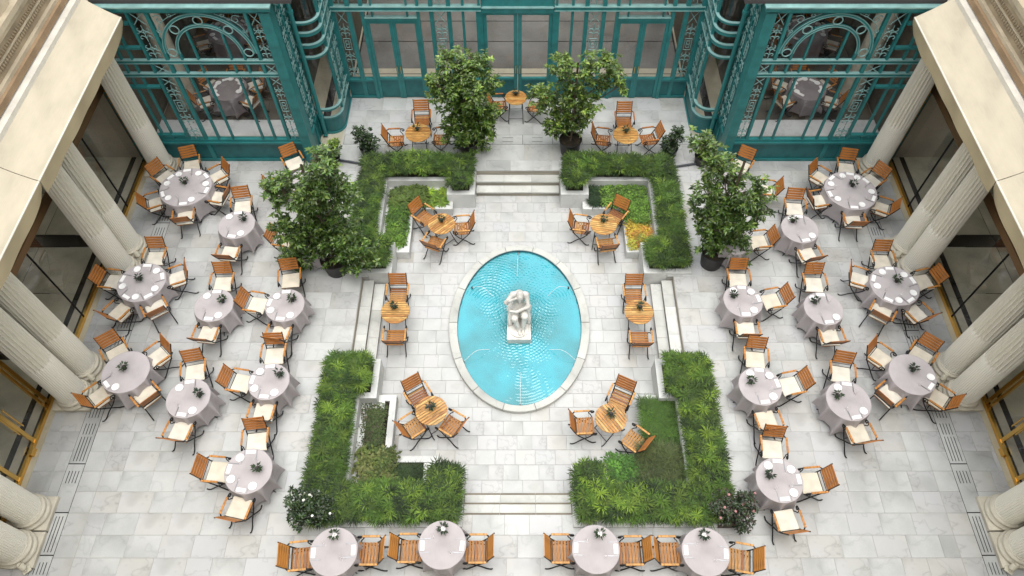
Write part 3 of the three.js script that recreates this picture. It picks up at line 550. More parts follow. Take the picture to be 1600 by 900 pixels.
const railGeos = [bx(-0.205, -0.19, 0.424, 0.438, -0.2, 0.21), bx(0.19, 0.205, 0.424, 0.438, -0.2, 0.21)];
const legGeos = {}; for (const s of [-1, 1]) for (const k of ['front', 'rear', 'scroll', 'stay']) legGeos[k + s] = sideGeo(s, k);
function chairProto(cushioned) {
  const t = new THREE.Group(); t.name = 'chair'; const w = woods[0];
  for (let i = 0; i < 7; i++) { const m = mesh('seat_slat', seatSlat, w, t); m.position.set(0, 0.447 - 0.012 * Math.sin(i / 6 * Math.PI), -0.19 + i * 0.064); }
  for (let i = 0; i < 5; i++) { const f = i / 4, m = mesh('back_slat', backSlat, w, t); m.position.set(0, 0.635 + 0.265 * f, -0.247 - 0.103 * f); m.rotation.x = -0.37; }
  for (const s of [-1, 1]) {
    const a = mesh('armrest', armGeo, w, t); a.position.set(0.272 * s, 0.668, -0.04);
    mesh('leg', legGeos['front' + s], M.iron, t); mesh('leg', legGeos['rear' + s], M.iron, t);
    mesh('arm_scroll', legGeos['scroll' + s], M.iron, t); mesh('arm_stay', legGeos['stay' + s], M.iron, t);
  }
  for (const g of barGeos) mesh('crossbar', g, M.iron, t);
  for (const g of railGeos) mesh('seat_rail', g, M.iron, t);
  if (cushioned) mesh('seat_cushion', cushionGeo, M.cushion, t).position.set(0, 0.482, 0.005);
  return t;
}
const chairs = [chairProto(false), chairProto(true)];
const cushionMats = [M.cushion, std([0.86, 0.825, 0.735], { map: canvasTex, roughness: 0.95 }), std([0.81, 0.755, 0.64], { map: canvasTex, roughness: 0.95 })];
function placeChair(cush, pos, turn, label, group, wi) {
  const c = chairs[cush ? 1 : 0].clone(); c.name = numbered('slatted_armchair'); scene.add(c); c.position.set(...pos); c.rotation.y = turn; tag(c, label, 'chair', group);
  const cm = cushionMats[Math.floor(rnd() * 3)], ct = (rnd() - 0.5) * 0.12, base = rnd() < 0.3 ? 1 : 0;
  c.traverse(o => { if (o.name === 'seat_cushion') { o.material = cm; o.rotation.y = ct; o.position.x += (rnd() - 0.5) * 0.02; o.scale.y = 0.85 + 0.4 * rnd(); } if (o.isMesh && woods.includes(o.material)) o.material = woods[/back/.test(o.name) ? wi[1] : /arm/.test(o.name) ? wi[2] : (wi[0] + (rnd() < 0.2 ? 1 : 0) + (base && wi[0] < 1 ? 2 : 0)) % 4]; });
}
// ---- cloth table
function tableProto() {
  const t = new THREE.Group();
  mesh('tabletop', new THREE.CylinderGeometry(0.97, 0.97, 0.025, 40).translate(0, 0.732, 0), woods[1], t);
  mesh('pedestal', rod(V(0, 0.05, 0), V(0, 0.72, 0), 0.035, 8), M.iron, t);
  for (let i = 0; i < 4; i++) { const a = i * Math.PI / 2 + 0.6; mesh('foot', tube([V(0, 0.12, 0), V(Math.cos(a) * 0.45, 0.06, Math.sin(a) * 0.45), V(Math.cos(a) * 0.95, 0.015, Math.sin(a) * 0.95)], 0.02, 8, 5), M.iron, t); }
  return t;
}
const tableP = tableProto();
function clothGeo(seed, R) {
  const r = rngOf(seed), na = 120, pos = [], uv = [], idx = [], ph = [0, 1, 2, 3].map(() => r() * 6.28), n1 = 9 + Math.floor(r() * 3);
  const rows = [0, 0.5, 0.97]; const sk = [0, 0.01, 0.03, 0.08, 0.18, 0.3, 0.45, 0.62, 0.8, 1]; const drop = 0.62;
  const ringAt = (f) => { for (let i = 0; i < na; i++) f(i / na * 6.28319); };
  for (const f of rows) ringAt(a => { pos.push(Math.cos(a) * R * f, 0.752, Math.sin(a) * R * f); uv.push(Math.cos(a) * R * f, Math.sin(a) * R * f); });
  for (const t of sk) ringAt(a => {
    const fold = Math.pow(0.5 + 0.5 * Math.sin(n1 * a + ph[0] + 0.7 * Math.sin(2 * a + ph[1])), 1.6), k = Math.pow(t, 0.8);
    const rad = R * (1 + 0.004 * Math.min(1, t * 20)) + k * (-0.045 + 0.16 * fold + 0.03 * Math.sin(3 * a + ph[2]));
    const w = k * 0.10 * Math.sin(n1 * a + ph[0] + 1.2), y = 0.75 - (0.006 * Math.min(1, t * 40)) - drop * t - 0.05 * t * fold * Math.sin(2 * a + ph[3]);
    pos.push(Math.cos(a + w) * rad, y, Math.sin(a + w) * rad); uv.push(a * R, 0.75 - y);
  });
  const nr = rows.length + sk.length;
  for (let j = 0; j < nr - 1; j++) for (let i = 0; i < na; i++) { const a = j * na + i, b = j * na + (i + 1) % na; idx.push(a, b, a + na, b, b + na, a + na); }
  const g = new THREE.BufferGeometry(); g.setAttribute('position', new THREE.Float32BufferAttribute(pos, 3)); g.setAttribute('uv', new THREE.Float32BufferAttribute(uv, 2)); g.setIndex(idx); g.computeVertexNormals(); return g;
}
// ---- small things on the tables
function potPlant(pos, label, cube, seed) {
  const t = thing('table_plant', label, 'plant', pos, seed * 1.7, 'small plants on the tables');
  if (cube) mesh('pot', new RoundedBoxGeometry(0.085, 0.08, 0.085, 2, 0.006).translate(0, 0.04, 0), M.white, t);
  else mesh('pot', new THREE.LatheGeometry([[0, 0], [0.038, 0], [0.052, 0.08], [0.055, 0.085], [0.048, 0.085], [0, 0.07]].map(p => new THREE.Vector2(...p)), 16), M.pot, t);
  const r = rngOf(seed * 17 + 3), p = [];
  for (let i = 0; i < 26; i++) { const a = r() * 6.28, h = r(); leafAt(p, V(Math.cos(a) * 0.05 * (1 - h * 0.3), 0.08 + 0.09 * h, Math.sin(a) * 0.05), a, 0.1 + 0.8 * h * r(), 0.065 + 0.045 * r(), 0.036, (r() - 0.5)); }
  const g = new THREE.BufferGeometry(); g.setAttribute('position', new THREE.Float32BufferAttribute(p, 3)); g.computeVertexNormals(); mesh('leaves', g, tableLeaf[seed % 2], t);
  mesh('stem', [rod(V(0, 0.06, 0), V(0.01, 0.15, 0), 0.005, 4), rod(V(0, 0.06, 0), V(-0.03, 0.13, 0.02), 0.004, 4)], M.bark, t);
}
const tableLeaf = [leafMat([0.018, 0.04, 0.014]), leafMat([0.026, 0.055, 0.015])];
const plateGeo = new THREE.LatheGeometry([[0, 0.004], [0.055, 0.004], [0.065, 0.006], [0.088, 0.016], [0.09, 0.014], [0.066, 0], [0, 0]].map(p => new THREE.Vector2(...p)), 28);
const napkinGeo = merge([new RoundedBoxGeometry(0.085, 0.012, 0.2, 1, 0.004).translate(0, 0.006, 0), new RoundedBoxGeometry(0.08, 0.006, 0.19, 1, 0.002).translate(0.001, 0.0145, 0.002)]);
const knifeGeo = merge([bx(-0.007, 0.007, 0.0, 0.005, -0.11, -0.015), bx(-0.011, 0.010, 0.001, 0.0035, -0.0155, 0.11)]);
const forkGeo = merge([bx(-0.006, 0.006, 0, 0.004, -0.1, 0.045), bx(-0.012, 0.012, 0.001, 0.004, 0.044, 0.062), ...[-0.0105, -0.0035, 0.0035, 0.0105].map(x => bx(x - 0.0017, x + 0.0017, 0.001, 0.0035, 0.0615, 0.1))]);
const glassGeo = new THREE.LatheGeometry([[0, 0], [0.034, 0], [0.034, 0.003], [0.005, 0.008], [0.005, 0.075], [0.02, 0.085], [0.038, 0.115], [0.036, 0.165], [0.034, 0.165], [0.036, 0.115], [0.018, 0.088], [0, 0.082]].map(p => new THREE.Vector2(...p)), 20);
const wineGlass = new THREE.MeshPhysicalMaterial({ color: 0xffffff, transmission: 1, thickness: 0, roughness: 0.02, ior: 1.5 });
function small(name, geo, mat, pos, turn, label, category, group) { const m = mesh(name, geo, mat, scene); m.position.set(...pos); m.rotation.y = turn; tag(m, label, category, group); }
function setting(T, side, dx, dz, y) { // dx,dz: direction from the table centre to the guest
  const a = Math.atan2(dx, dz), at = (u, v) => [T.x + dx * v + dz * u, y, T.z + dz * v - dx * u], r = T.r, on = `at ${side} place of ${T.ph}`;
  if (T.sett !== 'nap') small('side_plate', plateGeo, M.white, at(0.21, r - 0.19), 0, `round white side plate ${on}`, 'plate', 'side plates on the cloth tables');
  small('napkin', napkinGeo, M.linen, at(0, r - 0.075), a + Math.PI / 2, `folded white napkin ${on}`, 'napkin', 'napkins on the cloth tables');
  small('fork', forkGeo, M.steel, at(0.135, r - 0.13), a + Math.PI, `steel fork ${on}`, 'fork', 'forks on the cloth tables');
  small('knife', knifeGeo, M.steel, at(-0.13, r - 0.14), a + Math.PI, `steel knife ${on}`, 'knife', 'knives on the cloth tables');
  small('wine_glass', glassGeo, wineGlass, at(-0.15, r - 0.29), 0, `clear stemmed glass ${on}`, 'glass', 'stemmed glasses on the cloth tables');
}
// ---- round slatted table on folding iron legs
function woodTable(T, turn) {
  const t = thing('slatted_table', `round slatted ${T.ph}`, 'table', [T.x, T.fl, T.z], turn, 'round slatted wood tables'), n = 11, R = T.r, w = 2 * R / n, r = rngOf(Math.floor(T.x * 100) + 900);
  for (let i = 0; i < n; i++) {
    const z0 = -R + i * w + 0.006, z1 = -R + (i + 1) * w - 0.006, P = [];
    for (let k = 0; k <= 4; k++) { const z = z0 + (z1 - z0) * k / 4; P.push([Math.sqrt(Math.max(0.0004, R * R - z * z)), z]); }
    for (let k = 4; k >= 0; k--) { const z = z0 + (z1 - z0) * k / 4; P.push([-Math.sqrt(Math.max(0.0004, R * R - z * z)), z]); }
    mesh('slat', uvBox(polyPrism(P, 0.722, 0.745, [], 0.003), 0.6, r(), r()), tableWoods[Math.floor(r() * 4)], t);
  }
  mesh('batten', [bx(-0.2, -0.16, 0.7, 0.721, -R * 0.8, R * 0.8), bx(0.16, 0.2, 0.7, 0.721, -R * 0.8, R * 0.8)], woods[1], t);
  for (const s of [-1, 1]) {
    mesh('leg', tube([V(0.2 * s, 0.7, -0.24), V(0.2 * s, 0.4, -0.04), V(0.215 * s, 0.1, 0.22), V(0.22 * s, 0.012, 0.32), V(0.22 * s, 0.03, 0.36)], 0.012, 14, 5), M.iron, t);
    mesh('leg', tube([V(0.18 * s, 0.7, 0.24), V(0.18 * s, 0.4, 0.04), V(0.19 * s, 0.1, -0.22), V(0.2 * s, 0.012, -0.32), V(0.2 * s, 0.03, -0.36)], 0.012, 14, 5), M.iron, t);
  }
  mesh('crossbar', [rod(V(-0.215, 0.1, 0.22), V(0.215, 0.1, 0.22), 0.009, 5), rod(V(-0.19, 0.1, -0.22), V(0.19, 0.1, -0.22), 0.009, 5)], M.iron, t);
}
const tableTurn = { NW: 0.75, NE: -0.15, SW: 0.62, SE: -0.95 };
const chairSkew = { 'T4 right': -0.18, 'T1 left': 0.1, 'L1 far': 0.1 };
TABLES.forEach((T, n) => {
  const cloth = T.kind === 'cloth';
  if (cloth) {
    const t = tableP.clone(); t.name = numbered('dining_table'); scene.add(t); t.position.set(T.x, T.fl, T.z); t.scale.set(T.r, 1, T.r); t.rotation.y = n;
    tag(t, `round iron footed dining table under the cloth, ${T.ph}`, 'table', 'round dining tables');
    const c = mesh('tablecloth', clothGeo(n * 13 + 5, T.r + 0.005), M.cloth, scene); c.position.set(T.x, T.fl, T.z);
    tag(c, `grey mauve floor length cloth on the ${T.ph}`, 'tablecloth', 'grey cloths on round tables');
  } else woodTable(T, tableTurn[T.id] ?? 0);
  if (T.pl) potPlant([T.x + T.pl[0], T.fl + (cloth ? 0.752 : 0.745), T.z + T.pl[1]], `small leafy plant in ${T.id[0] === 'T' ? 'white cube' : 'dark'} pot on ${T.ph}`, T.id[0] === 'T', n + 1);
  for (const [side, cx, cz] of T.ch) {
    const dx = T.x - cx, dz = T.z - cz, l = Math.hypot(dx, dz);
    const bare = !cloth || T.id[0] === 'T', axis = ['T', 'W', 'E'].includes(T.id[0]);
    let turn = Math.atan2(dx, dz); if (axis) turn = Math.round(turn / (Math.PI / 2)) * Math.PI / 2;
    turn += (chairSkew[`${T.id} ${side}`] ?? 0) + (axis ? 0 : rr(-0.07, 0.07));
    const keep = cloth ? Math.max(l + (/near/.test(side) ? 0.05 : 0), T.r + 0.19) : Math.max(l, T.r + 0.13);
    placeChair(!bare, [T.x - dx / l * keep, T.fl, T.z - dz / l * keep], turn, `${bare ? 'bare' : 'cushioned'} slatted armchair on ${side} side of ${T.ph}`, bare ? 'bare slatted armchairs' : 'cream cushioned slatted armchairs',
      bare ? (T.fl < 0 || T.id[0] === 'T' ? [0, T.id[0] === 'T' ? 0 : 1, 2] : [1, 1, 1]) : [1, 1, 0]);
    if (cloth && T.sett && (T.sett !== 'one' || side === 'near left' && T.x < 0 || side === 'near right' && T.x > 0) && !['A0', 'D0', 'B0', 'C0'].includes(T.id)) setting(T, side, -dx / l, -dz / l, T.fl + 0.753);
  }
});
// ================================================================ side wings: columns, glass, wall, awnings
function flutedShaft(h, r0, r1) { // lower third has filled flutes
  const n = 22, sub = 10, rows = [0, 0.015, 0.1, 0.2, 0.3, 0.335, 0.345, 0.42, 0.55, 0.7, 0.85, 0.97, 1], pos = [], idx = [], uv = [], N = n * sub;
  for (const f of rows) for (let i = 0; i < N; i++) {
    const a = i / N * 6.28319, ph = (i % sub) / sub, r = r0 + (r1 - r0) * Math.pow(f, 1.4); let d = 0;
    if (f > 0.01 && f < 0.975) { const g = Math.sin(Math.PI * Math.min(1, Math.max(0, (ph - 0.06) / 0.88))); d = f < 0.34 ? 0.013 * (0.5 - 0.5 * Math.cos(ph * 4 * Math.PI)) : (ph < 0.25 ? 0 : 0.062 * Math.pow(Math.sin(Math.PI * (ph - 0.24) / 0.76), 0.5)); }
    pos.push(Math.cos(a) * (r - d), f * h, Math.sin(a) * (r - d)); uv.push(a * r0, f * h);
  }
  for (let j = 0; j < rows.length - 1; j++) for (let i = 0; i < N; i++) { const a = j * N + i, b = j * N + (i + 1) % N; idx.push(a, a + N, b, b, a + N, b + N); }
  const g = new THREE.BufferGeometry(); g.setAttribute('position', new THREE.Float32BufferAttribute(pos, 3)); g.setAttribute('uv', new THREE.Float32BufferAttribute(uv, 2)); g.setIndex(idx); g.computeVertexNormals(); return g;
}
const shaftGeo = flutedShaft(4.25, 0.315, 0.272).translate(0, 0.36, 0);
const baseGeo = uvBox(new THREE.LatheGeometry([[0, 0.1], [0.3813, 0.1], [0.3952, 0.125], [0.3952, 0.16], [0.3813, 0.185], [0.3488, 0.195], [0.3348, 0.22], [0.3395, 0.245], [0.3581, 0.25], [0.3674, 0.275], [0.3581, 0.305], [0.3255, 0.315], [0.3208, 0.33], [0.318, 0.37], [0, 0.37]].map(p => new THREE.Vector2(...p)), 48), 1);
const plinthGeo = uvBox(new RoundedBoxGeometry(0.86, 0.1, 0.72, 2, 0.01).translate(0, 0.05, 0), 1.5);
const capGeo = uvBox(new THREE.LatheGeometry([[0, 4.5], [0.27, 4.5], [0.30, 4.56], [0.28, 4.6], [0.30, 4.64], [0.39, 4.74], [0.39, 4.78], [0, 4.78]].map(p => new THREE.Vector2(...p)), 32), 1);
const colP = new THREE.Group(); mesh('plinth', plinthGeo, M.column, colP); mesh('base', baseGeo, M.column, colP); mesh('shaft', shaftGeo, M.shaft, colP); mesh('capital', capGeo, M.column, colP);
const colZ = [[-14.8, 'rearmost, touching the green pavilion'], [-11.83, 'farther one of the rear pair'], [-11.12, 'nearer one of the rear pair'], [-8.24, 'farther one of the middle pair'], [-7.5, 'nearer one of the middle pair'], [-4.78, 'farther one of the nearest pair'], [-4.03, 'nearer one of the nearest pair']];
for (const s of [-1, 1]) {
  const lr = s < 0 ? 'left' : 'right';
  for (const [z, w] of colZ) { const c = colP.clone(); c.name = numbered('fluted_column'); scene.add(c); c.position.set(s * 10.27, 0, z); tag(c, `fluted beige stone column of the ${lr} colonnade, ${w}`, 'column', 'fluted columns along both sides'); }
  [[-11.47, 'rear'], [-7.87, 'middle'], [-3.62, 'nearest']].forEach(([z, w]) => {
    const t = thing('floodlight', `small cream floodlight at foot of the ${w} column pair on the ${lr}`, 'lamp', [s * 9.93, 0.0, z], s > 0 ? -0.7 : 0.7, 'small floodlights between the columns');
    mesh('base_plate', new RoundedBoxGeometry(0.16, 0.03, 0.12, 2, 0.006).translate(0, 0.116, 0), M.lamp, t);
    mesh('bracket', tube([V(0, 0.13, 0), V(0, 0.18, 0.05), V(0, 0.22, 0)], 0.012, 8, 5), M.lamp, t);
    mesh('housing', new THREE.LatheGeometry([[0, 0], [0.05, 0.0], [0.062, 0.03], [0.062, 0.16], [0.052, 0.16], [0.048, 0.05], [0, 0.05]].map(p => new THREE.Vector2(...p)), 20).rotateX(-0.5).translate(0, 0.2, 0), M.lamp, t);
    mesh('lens', new THREE.CylinderGeometry(0.047, 0.047, 0.01, 16).translate(0, 0.11, 0).rotateX(-0.5).translate(0, 0.2, 0), M.bronze, t);
  });
  // ---- glazed front behind the columns
  const X = (a, b, y0, y1, z0, z1) => bx(s * a, s * b, y0, y1, z0, z1);
  const gf = thing('glazed_front', `tall brass framed glass front behind the ${lr} columns`, 'glass wall');
  mesh('base_rail', X(10.80, 10.87, 0, 0.11, ZBAY + 0.03, ZNEAR), M.brass, gf);
  mesh('threshold', uvBox(X(10.66, 10.797, -0.02, 0.014, ZBAY + 0.03, ZNEAR), 2), M.cream, gf);
  mesh('head_rail', X(10.78, 10.88, 2.72, 2.9, ZBAY + 0.03, ZNEAR), M.bronze, gf);
  const posts = [[-15.1, 0.03], [-13.3, 0.007], [-11.45, 0.05], [-9.7, 0.007], [-7.32, 0.045], [-7.2, 0.03], [-6.39, 0.045], [-5.5, 0.045], [-3.7, 0.045], [-1.5, 0.03], [1.1, 0.03]];
  for (const [z, w] of posts) mesh('post', X(10.81, 10.86, 0.112, 2.718, z - w, z + w), w > 0.02 ? M.brass : M.dark, gf);
  for (const [z, w] of posts) mesh('post', X(10.815, 10.855, 2.902, 4.58, z - 0.02, z + 0.02), M.bronze, gf);
  for (let i = 0; i < posts.length - 1; i++) for (const [y0, y1] of [[0.11, 2.72], [2.9, 4.6]]) {
    const z0 = posts[i][0] + posts[i][1] * 0.6, z1 = posts[i + 1][0] - posts[i + 1][1] * 0.6; if (z1 - z0 < 0.1) continue;
    mesh('glass_pane', new THREE.PlaneGeometry(z1 - z0, y1 - y0).rotateY(s < 0 ? Math.PI / 2 : -Math.PI / 2).translate(s * 10.835, (y0 + y1) / 2, (z0 + z1) / 2), M.glass, gf);
  }
  for (const z of [-6.49, -6.29, -3.85]) mesh('door_pull', [rod(V(s * 10.77, 0.7, z), V(s * 10.77, 1.5, z), 0.018, 8), rod(V(s * 10.77, 0.8, z), V(s * 10.835, 0.8, z), 0.012, 6), rod(V(s * 10.77, 1.4, z), V(s * 10.835, 1.4, z), 0.012, 6)], M.brass, gf);
  for (const z of [-6.14]) mesh('door_pivot', X(10.74, 10.79, 0.014, 0.15, z - 0.09, z + 0.09), M.brass, gf);
  // ---- room behind: polished stone floor with border bands
  const fl = structGroup('gallery_floor'), list = [];
  mesh('border_band', uvBox(X(10.875, 11.0, -0.03, 0, ZBAY - 0.2, ZNEAR), 2), M.blackMarble, fl);
  mesh('border_band', uvBox(X(11.004, 11.2, -0.03, 0, ZBAY - 0.2, ZNEAR), 2), M.cream, fl);
  mesh('border_band', uvBox(X(11.204, 11.34, -0.03, 0, ZBAY - 0.2, ZNEAR), 2), M.blackMarble, fl);
  let zz = ZBAY - 0.2, k = 0;
  while (zz < ZNEAR) {
    const band = k % 3 === 2, d = band ? 0.42 : 1.5;
    let xx = 11.344, c = 0; while (xx < 15.8) { const w = 1.5; mesh('floor_slab', uvBox(X(xx, Math.min(xx + w, 15.8) - 0.022, -0.03, 0, zz, zz + d - 0.022), 2, c * 0.37, k * 0.61), band ? M.blackMarble : M.olive[(c + k) % 3], fl); xx += w; c++; }
    zz += d; k++;
  }
  mesh('bed', X(10.85, 15.9, -0.3, -0.012, ZBAY - 0.2, ZNEAR), M.dark, fl);
  // ---- the wing itself
  const b = thing('stone_wing', `pale carved stone building wing above the ${lr} colonnade with balcony balustrade`, 'building');
  const Z0 = -26, Z1 = ZNEAR;
  mesh('soffit', X(9.99, 15.9, 4.6, 4.78, ZBAY + 0.02, Z1), M.ceiling, b);
  mesh('room_wall', [X(15.81, 16.0, -0.3, 4.6, ZBAY - 0.3, Z1), X(10.9, 15.8, -0.3, 4.6, Z1 - 0.2, Z1 - 0.02)], M.roomWall, b);
  mesh('room_wall', X(10.9, 15.8, 0, 4.58, ZBAY - 0.3, ZBAY - 0.12), M.roomWall, b);
  mesh('architrave', uvBox(X(10.0, 10.62, 4.782, 5.3, ZBAY + 0.02, Z1), 2), M.column, b);
  mesh('wall', uvBox(X(10.32, 16, 5.302, 6.5, Z0, Z1), 2), M.wall, b);
  mesh('moulding', uvBox(X(10.1, 10.318, 5.64, 5.78, Z0, Z1), 1.5), M.brown, b);
  mesh('moulding', uvBox(X(10.17, 10.318, 5.782, 5.86, Z0, Z1), 1.5), M.wall, b);
  mesh('frieze', uvBox(X(10.25, 10.318, 5.862, 6.36, Z0, Z1), 1.2), M.carved, b);
  const egg = new THREE.SphereGeometry(1, 7, 5), E1 = [], E2 = [];
  for (let z = -16.2; z < -9.6; z += 0.085) { E1.push(egg.clone().scale(0.03, 0.055, 0.026).translate(s * 10.245, 6.02, z)); E2.push(egg.clone().scale(0.035, 0.05, 0.022).rotateX(0.35).translate(s * 10.24, 6.2, z + 0.04)); }
  mesh('egg_ornament', E1, M.carved, b).userData.kind = 'stuff'; mesh('leaf_ornament', E2, M.carved, b).userData.kind = 'stuff';
  mesh('moulding', uvBox(X(10.215, 10.25, 6.1, 6.125, Z0, Z1), 1.5), M.wall, b);
  mesh('ledge', uvBox(X(10.12, 10.9, 6.502, 6.62, Z0, Z1), 2), M.wall, b);
  mesh('ledge', uvBox(X(10.2, 10.318, 6.36, 6.5, Z0, Z1), 2), M.wall, b);
  const bal = new THREE.LatheGeometry([[0, 0], [0.085, 0], [0.085, 0.05], [0.05, 0.08], [0.095, 0.22], [0.08, 0.32], [0.045, 0.46], [0.055, 0.52], [0.085, 0.56], [0.085, 0.6], [0, 0.6]].map(p => new THREE.Vector2(...p)), 14);
  for (let i = 0; i < 26; i++) { const z = -16.4 + i * 0.235; if (Math.abs(z + 12.75) < 0.3) continue; mesh('baluster', bal, M.carved, b).position.set(s * 10.42, 6.622, z); }
  mesh('pedestal', uvBox(X(10.24, 10.6, 6.622, 7.3, -13.02, -12.5), 1.5), M.wall, b); mesh('pedestal', uvBox(X(10.24, 10.6, 6.622, 7.3, -10.6, -10.1), 1.5), M.wall, b);
  mesh('hand_rail', uvBox(X(10.3, 10.56, 7.225, 7.36, Z0, -13.022), 1.5), M.wall, b); mesh('hand_rail', uvBox(X(10.3, 10.56, 7.225, 7.36, -12.498, -10.602), 1.5), M.wall, b);
  mesh('wall', uvBox(X(10.95, 16, 6.5, 14.6, Z0, Z1), 3), M.wall, b);
  for (let i = 0; i < 5; i++) for (const y of [7.4, 11.2]) mesh('window', X(10.935, 10.96, y, y + 2.8, -15.5 + i * 3.55 - 0.65, -15.5 + i * 3.55 + 0.65), M.dark, b);
  // ---- awnings: sloping canvas on a cassette, front bar and loose valance
  [[-14.88, -9.715, 'rear'], [-9.70, -3.0, 'front']].forEach(([z0, z1, w]) => {
    const a = thing('canvas_awning', `cream canvas awning over the ${w} part of the ${lr} colonnade`, 'awning', [0, 0, 0], 0, 'cream awnings along both colonnades');
    mesh('cassette', uvBox(X(9.965, 10.3, 5.42, 5.60, z0, z1), 1), M.cassette, a);
    const n = 12, m = 40, pos = [], uv = [], idx = [];
    for (let j = 0; j <= m; j++) for (let i = 0; i <= n; i++) { const f = i / n, z = z0 + (z1 - z0) * j / m; pos.push(s * (9.97 - 0.67 * f), 5.50 - 0.5 * f - 0.025 * Math.sin(Math.PI * f) * (1 + 0.4 * Math.sin(z * 1.7)), z); uv.push(f, z * 0.5); }
    for (let j = 0; j < m; j++) for (let i = 0; i < n; i++) { const p = j * (n + 1) + i; idx.push(p, p + 1, p + n + 1, p + 1, p + n + 2, p + n + 1); }
    const g = new THREE.BufferGeometry(); g.setAttribute('position', new THREE.Float32BufferAttribute(pos, 3)); g.setAttribute('uv', new THREE.Float32BufferAttribute(uv, 2)); g.setIndex(idx); g.computeVertexNormals();
    mesh('canvas', g, M.awning, a);
    mesh('front_bar', rod(V(s * 9.305, 4.985, z0), V(s * 9.305, 4.985, z1), 0.022, 8), M.cassette, a);
    const p2 = [], u2 = [], i2 = [], mm = 90, nn = 6;
    for (let j = 0; j <= mm; j++) for (let i = 0; i <= nn; i++) {
      const f = i / nn, z = z0 + (z1 - z0) * j / mm, endC = Math.exp(-Math.abs(z - z0) * 5) * 0.09;
      p2.push(s * (9.285 + 0.012 * f * Math.sin(z * 5.1) + 0.02 * f + endC * f * f * 1.2), 4.985 - 0.33 * f + 0.008 * Math.sin(z * 3.3) * f, z + endC * f * 0.3); u2.push(f * 0.3, z * 0.5);
    }
    for (let j = 0; j < mm; j++) for (let i = 0; i < nn; i++) { const p = j * (nn + 1) + i; i2.push(p, p + nn + 1, p + 1, p + 1, p + nn + 1, p + nn + 2); }
    const g2 = new THREE.BufferGeometry(); g2.setAttribute('position', new THREE.Float32BufferAttribute(p2, 3)); g2.setAttribute('uv', new THREE.Float32BufferAttribute(u2, 2)); g2.setIndex(i2); g2.computeVertexNormals();
    mesh('valance', g2, M.valance, a);
    for (const z of [z0 + 0.6, z1 - 0.6]) mesh('folding_arm', [rod(V(s * 10.0, 5.36, z), V(s * 9.65, 5.12, z + 0.25), 0.02, 6), rod(V(s * 9.65, 5.12, z + 0.25), V(s * 9.33, 4.95, z), 0.02, 6)], M.cassette, a);
  });
}
// wall of the building the photograph was taken from, and the block behind the pavilion
{
  const b = thing('stone_wing', 'pale stone wing closing the court behind the viewer', 'building');
  mesh('wall', uvBox(bx(-16, 16, -0.3, 10, ZNEAR + 0.02, ZNEAR + 0.6), 3), M.wall, b);
  for (let i = 0; i < 6; i++) for (const y of [1.2, 6]) mesh('window', bx(-9.4 + i * 3.6, -7.9 + i * 3.6, y, y + 2.6, ZNEAR - 0.01, ZNEAR + 0.03), M.dark, b);
  const c = thing('stone_block', 'pale stone block rising behind the green glass pavilion', 'building');
  mesh('wall', uvBox(bx(-16, 16, -0.3, 15, -26.6, -26.02), 3), M.wall, c);
}

// ================================================================ green iron and glass pavilion
// scrollwork: C scrolls, lozenges and fret boxes built from thin bars inside a panel (u across, v up)
function scrollPanel(w, h, place, r = 0.0125) {
  const out = [], P = (u, v) => place(u, v), hw = w / 2;
  const spiral = (cu, cv, sx, sy, R) => { const p = []; for (let i = 0; i <= 11; i++) { const f = i / 11, a = f * 4.6, q = R * (1 - 0.78 * f); p.push(P(cu + sx * (q * Math.cos(a) - R * 0.1), cv + sy * q * Math.sin(a))); } return tube(p, r, 13, 4); };
  const line = (...uv) => { for (let i = 0; i + 1 < uv.length; i++) out.push(rod(P(...uv[i]), P(...uv[i + 1]), r, 4)); };
  let v = 0.03, k = 0; const R = hw * 0.5;
  while (v < h - 0.1) {
    if (k % 3 !== 2 && v + 0.5 < h) {
      for (const sx of [-1, 1]) { out.push(spiral(sx * hw * 0.48, v + 0.12, -sx, 1, R), spiral(sx * hw * 0.48, v + 0.38, -sx, -1, R)); out.push(tube([P(sx * hw * 0.02, v + 0.25), P(sx * hw * 0.3, v + 0.3), P(sx * hw * 0.92, v + 0.25)], r, 6, 4)); }
      line([0, v + 0.02], [0, v + 0.48]); v += 0.5;
    } else if (v + 0.42 < h) {
      const a = hw * 0.62, c = hw * 0.3; line([-a, v + 0.02], [a, v + 0.02], [a, v + 0.4], [-a, v + 0.4], [-a, v + 0.02]); line([-c, v + 0.1], [c, v + 0.1], [c, v + 0.32], [-c, v + 0.32], [-c, v + 0.1]); line([-c, v + 0.21], [c, v + 0.21]); v += 0.42;
    } else { line([-hw * 0.8, v], [hw * 0.8, h - 0.02]); line([hw * 0.8, v], [-hw * 0.8, h - 0.02]); break; }
    k++;
  }
  return merge(out);
}
function paneXY(x0, x1, y0, y1, z) { return new THREE.PlaneGeometry(x1 - x0, y1 - y0).translate((x0 + x1) / 2, (y0 + y1) / 2, z); }
function halfRing(cx, cy, R0, R1, z0, z1, a0 = 0, a1 = Math.PI) {
  const sh = new THREE.Shape(); sh.absarc(cx, cy, R1, a0, a1, false); sh.absarc(cx, cy, R0, a1, a0, true);
  return new THREE.ExtrudeGeometry(sh, { depth: z1 - z0, bevelEnabled: false, curveSegments: 36 }).translate(0, 0, z0);
}
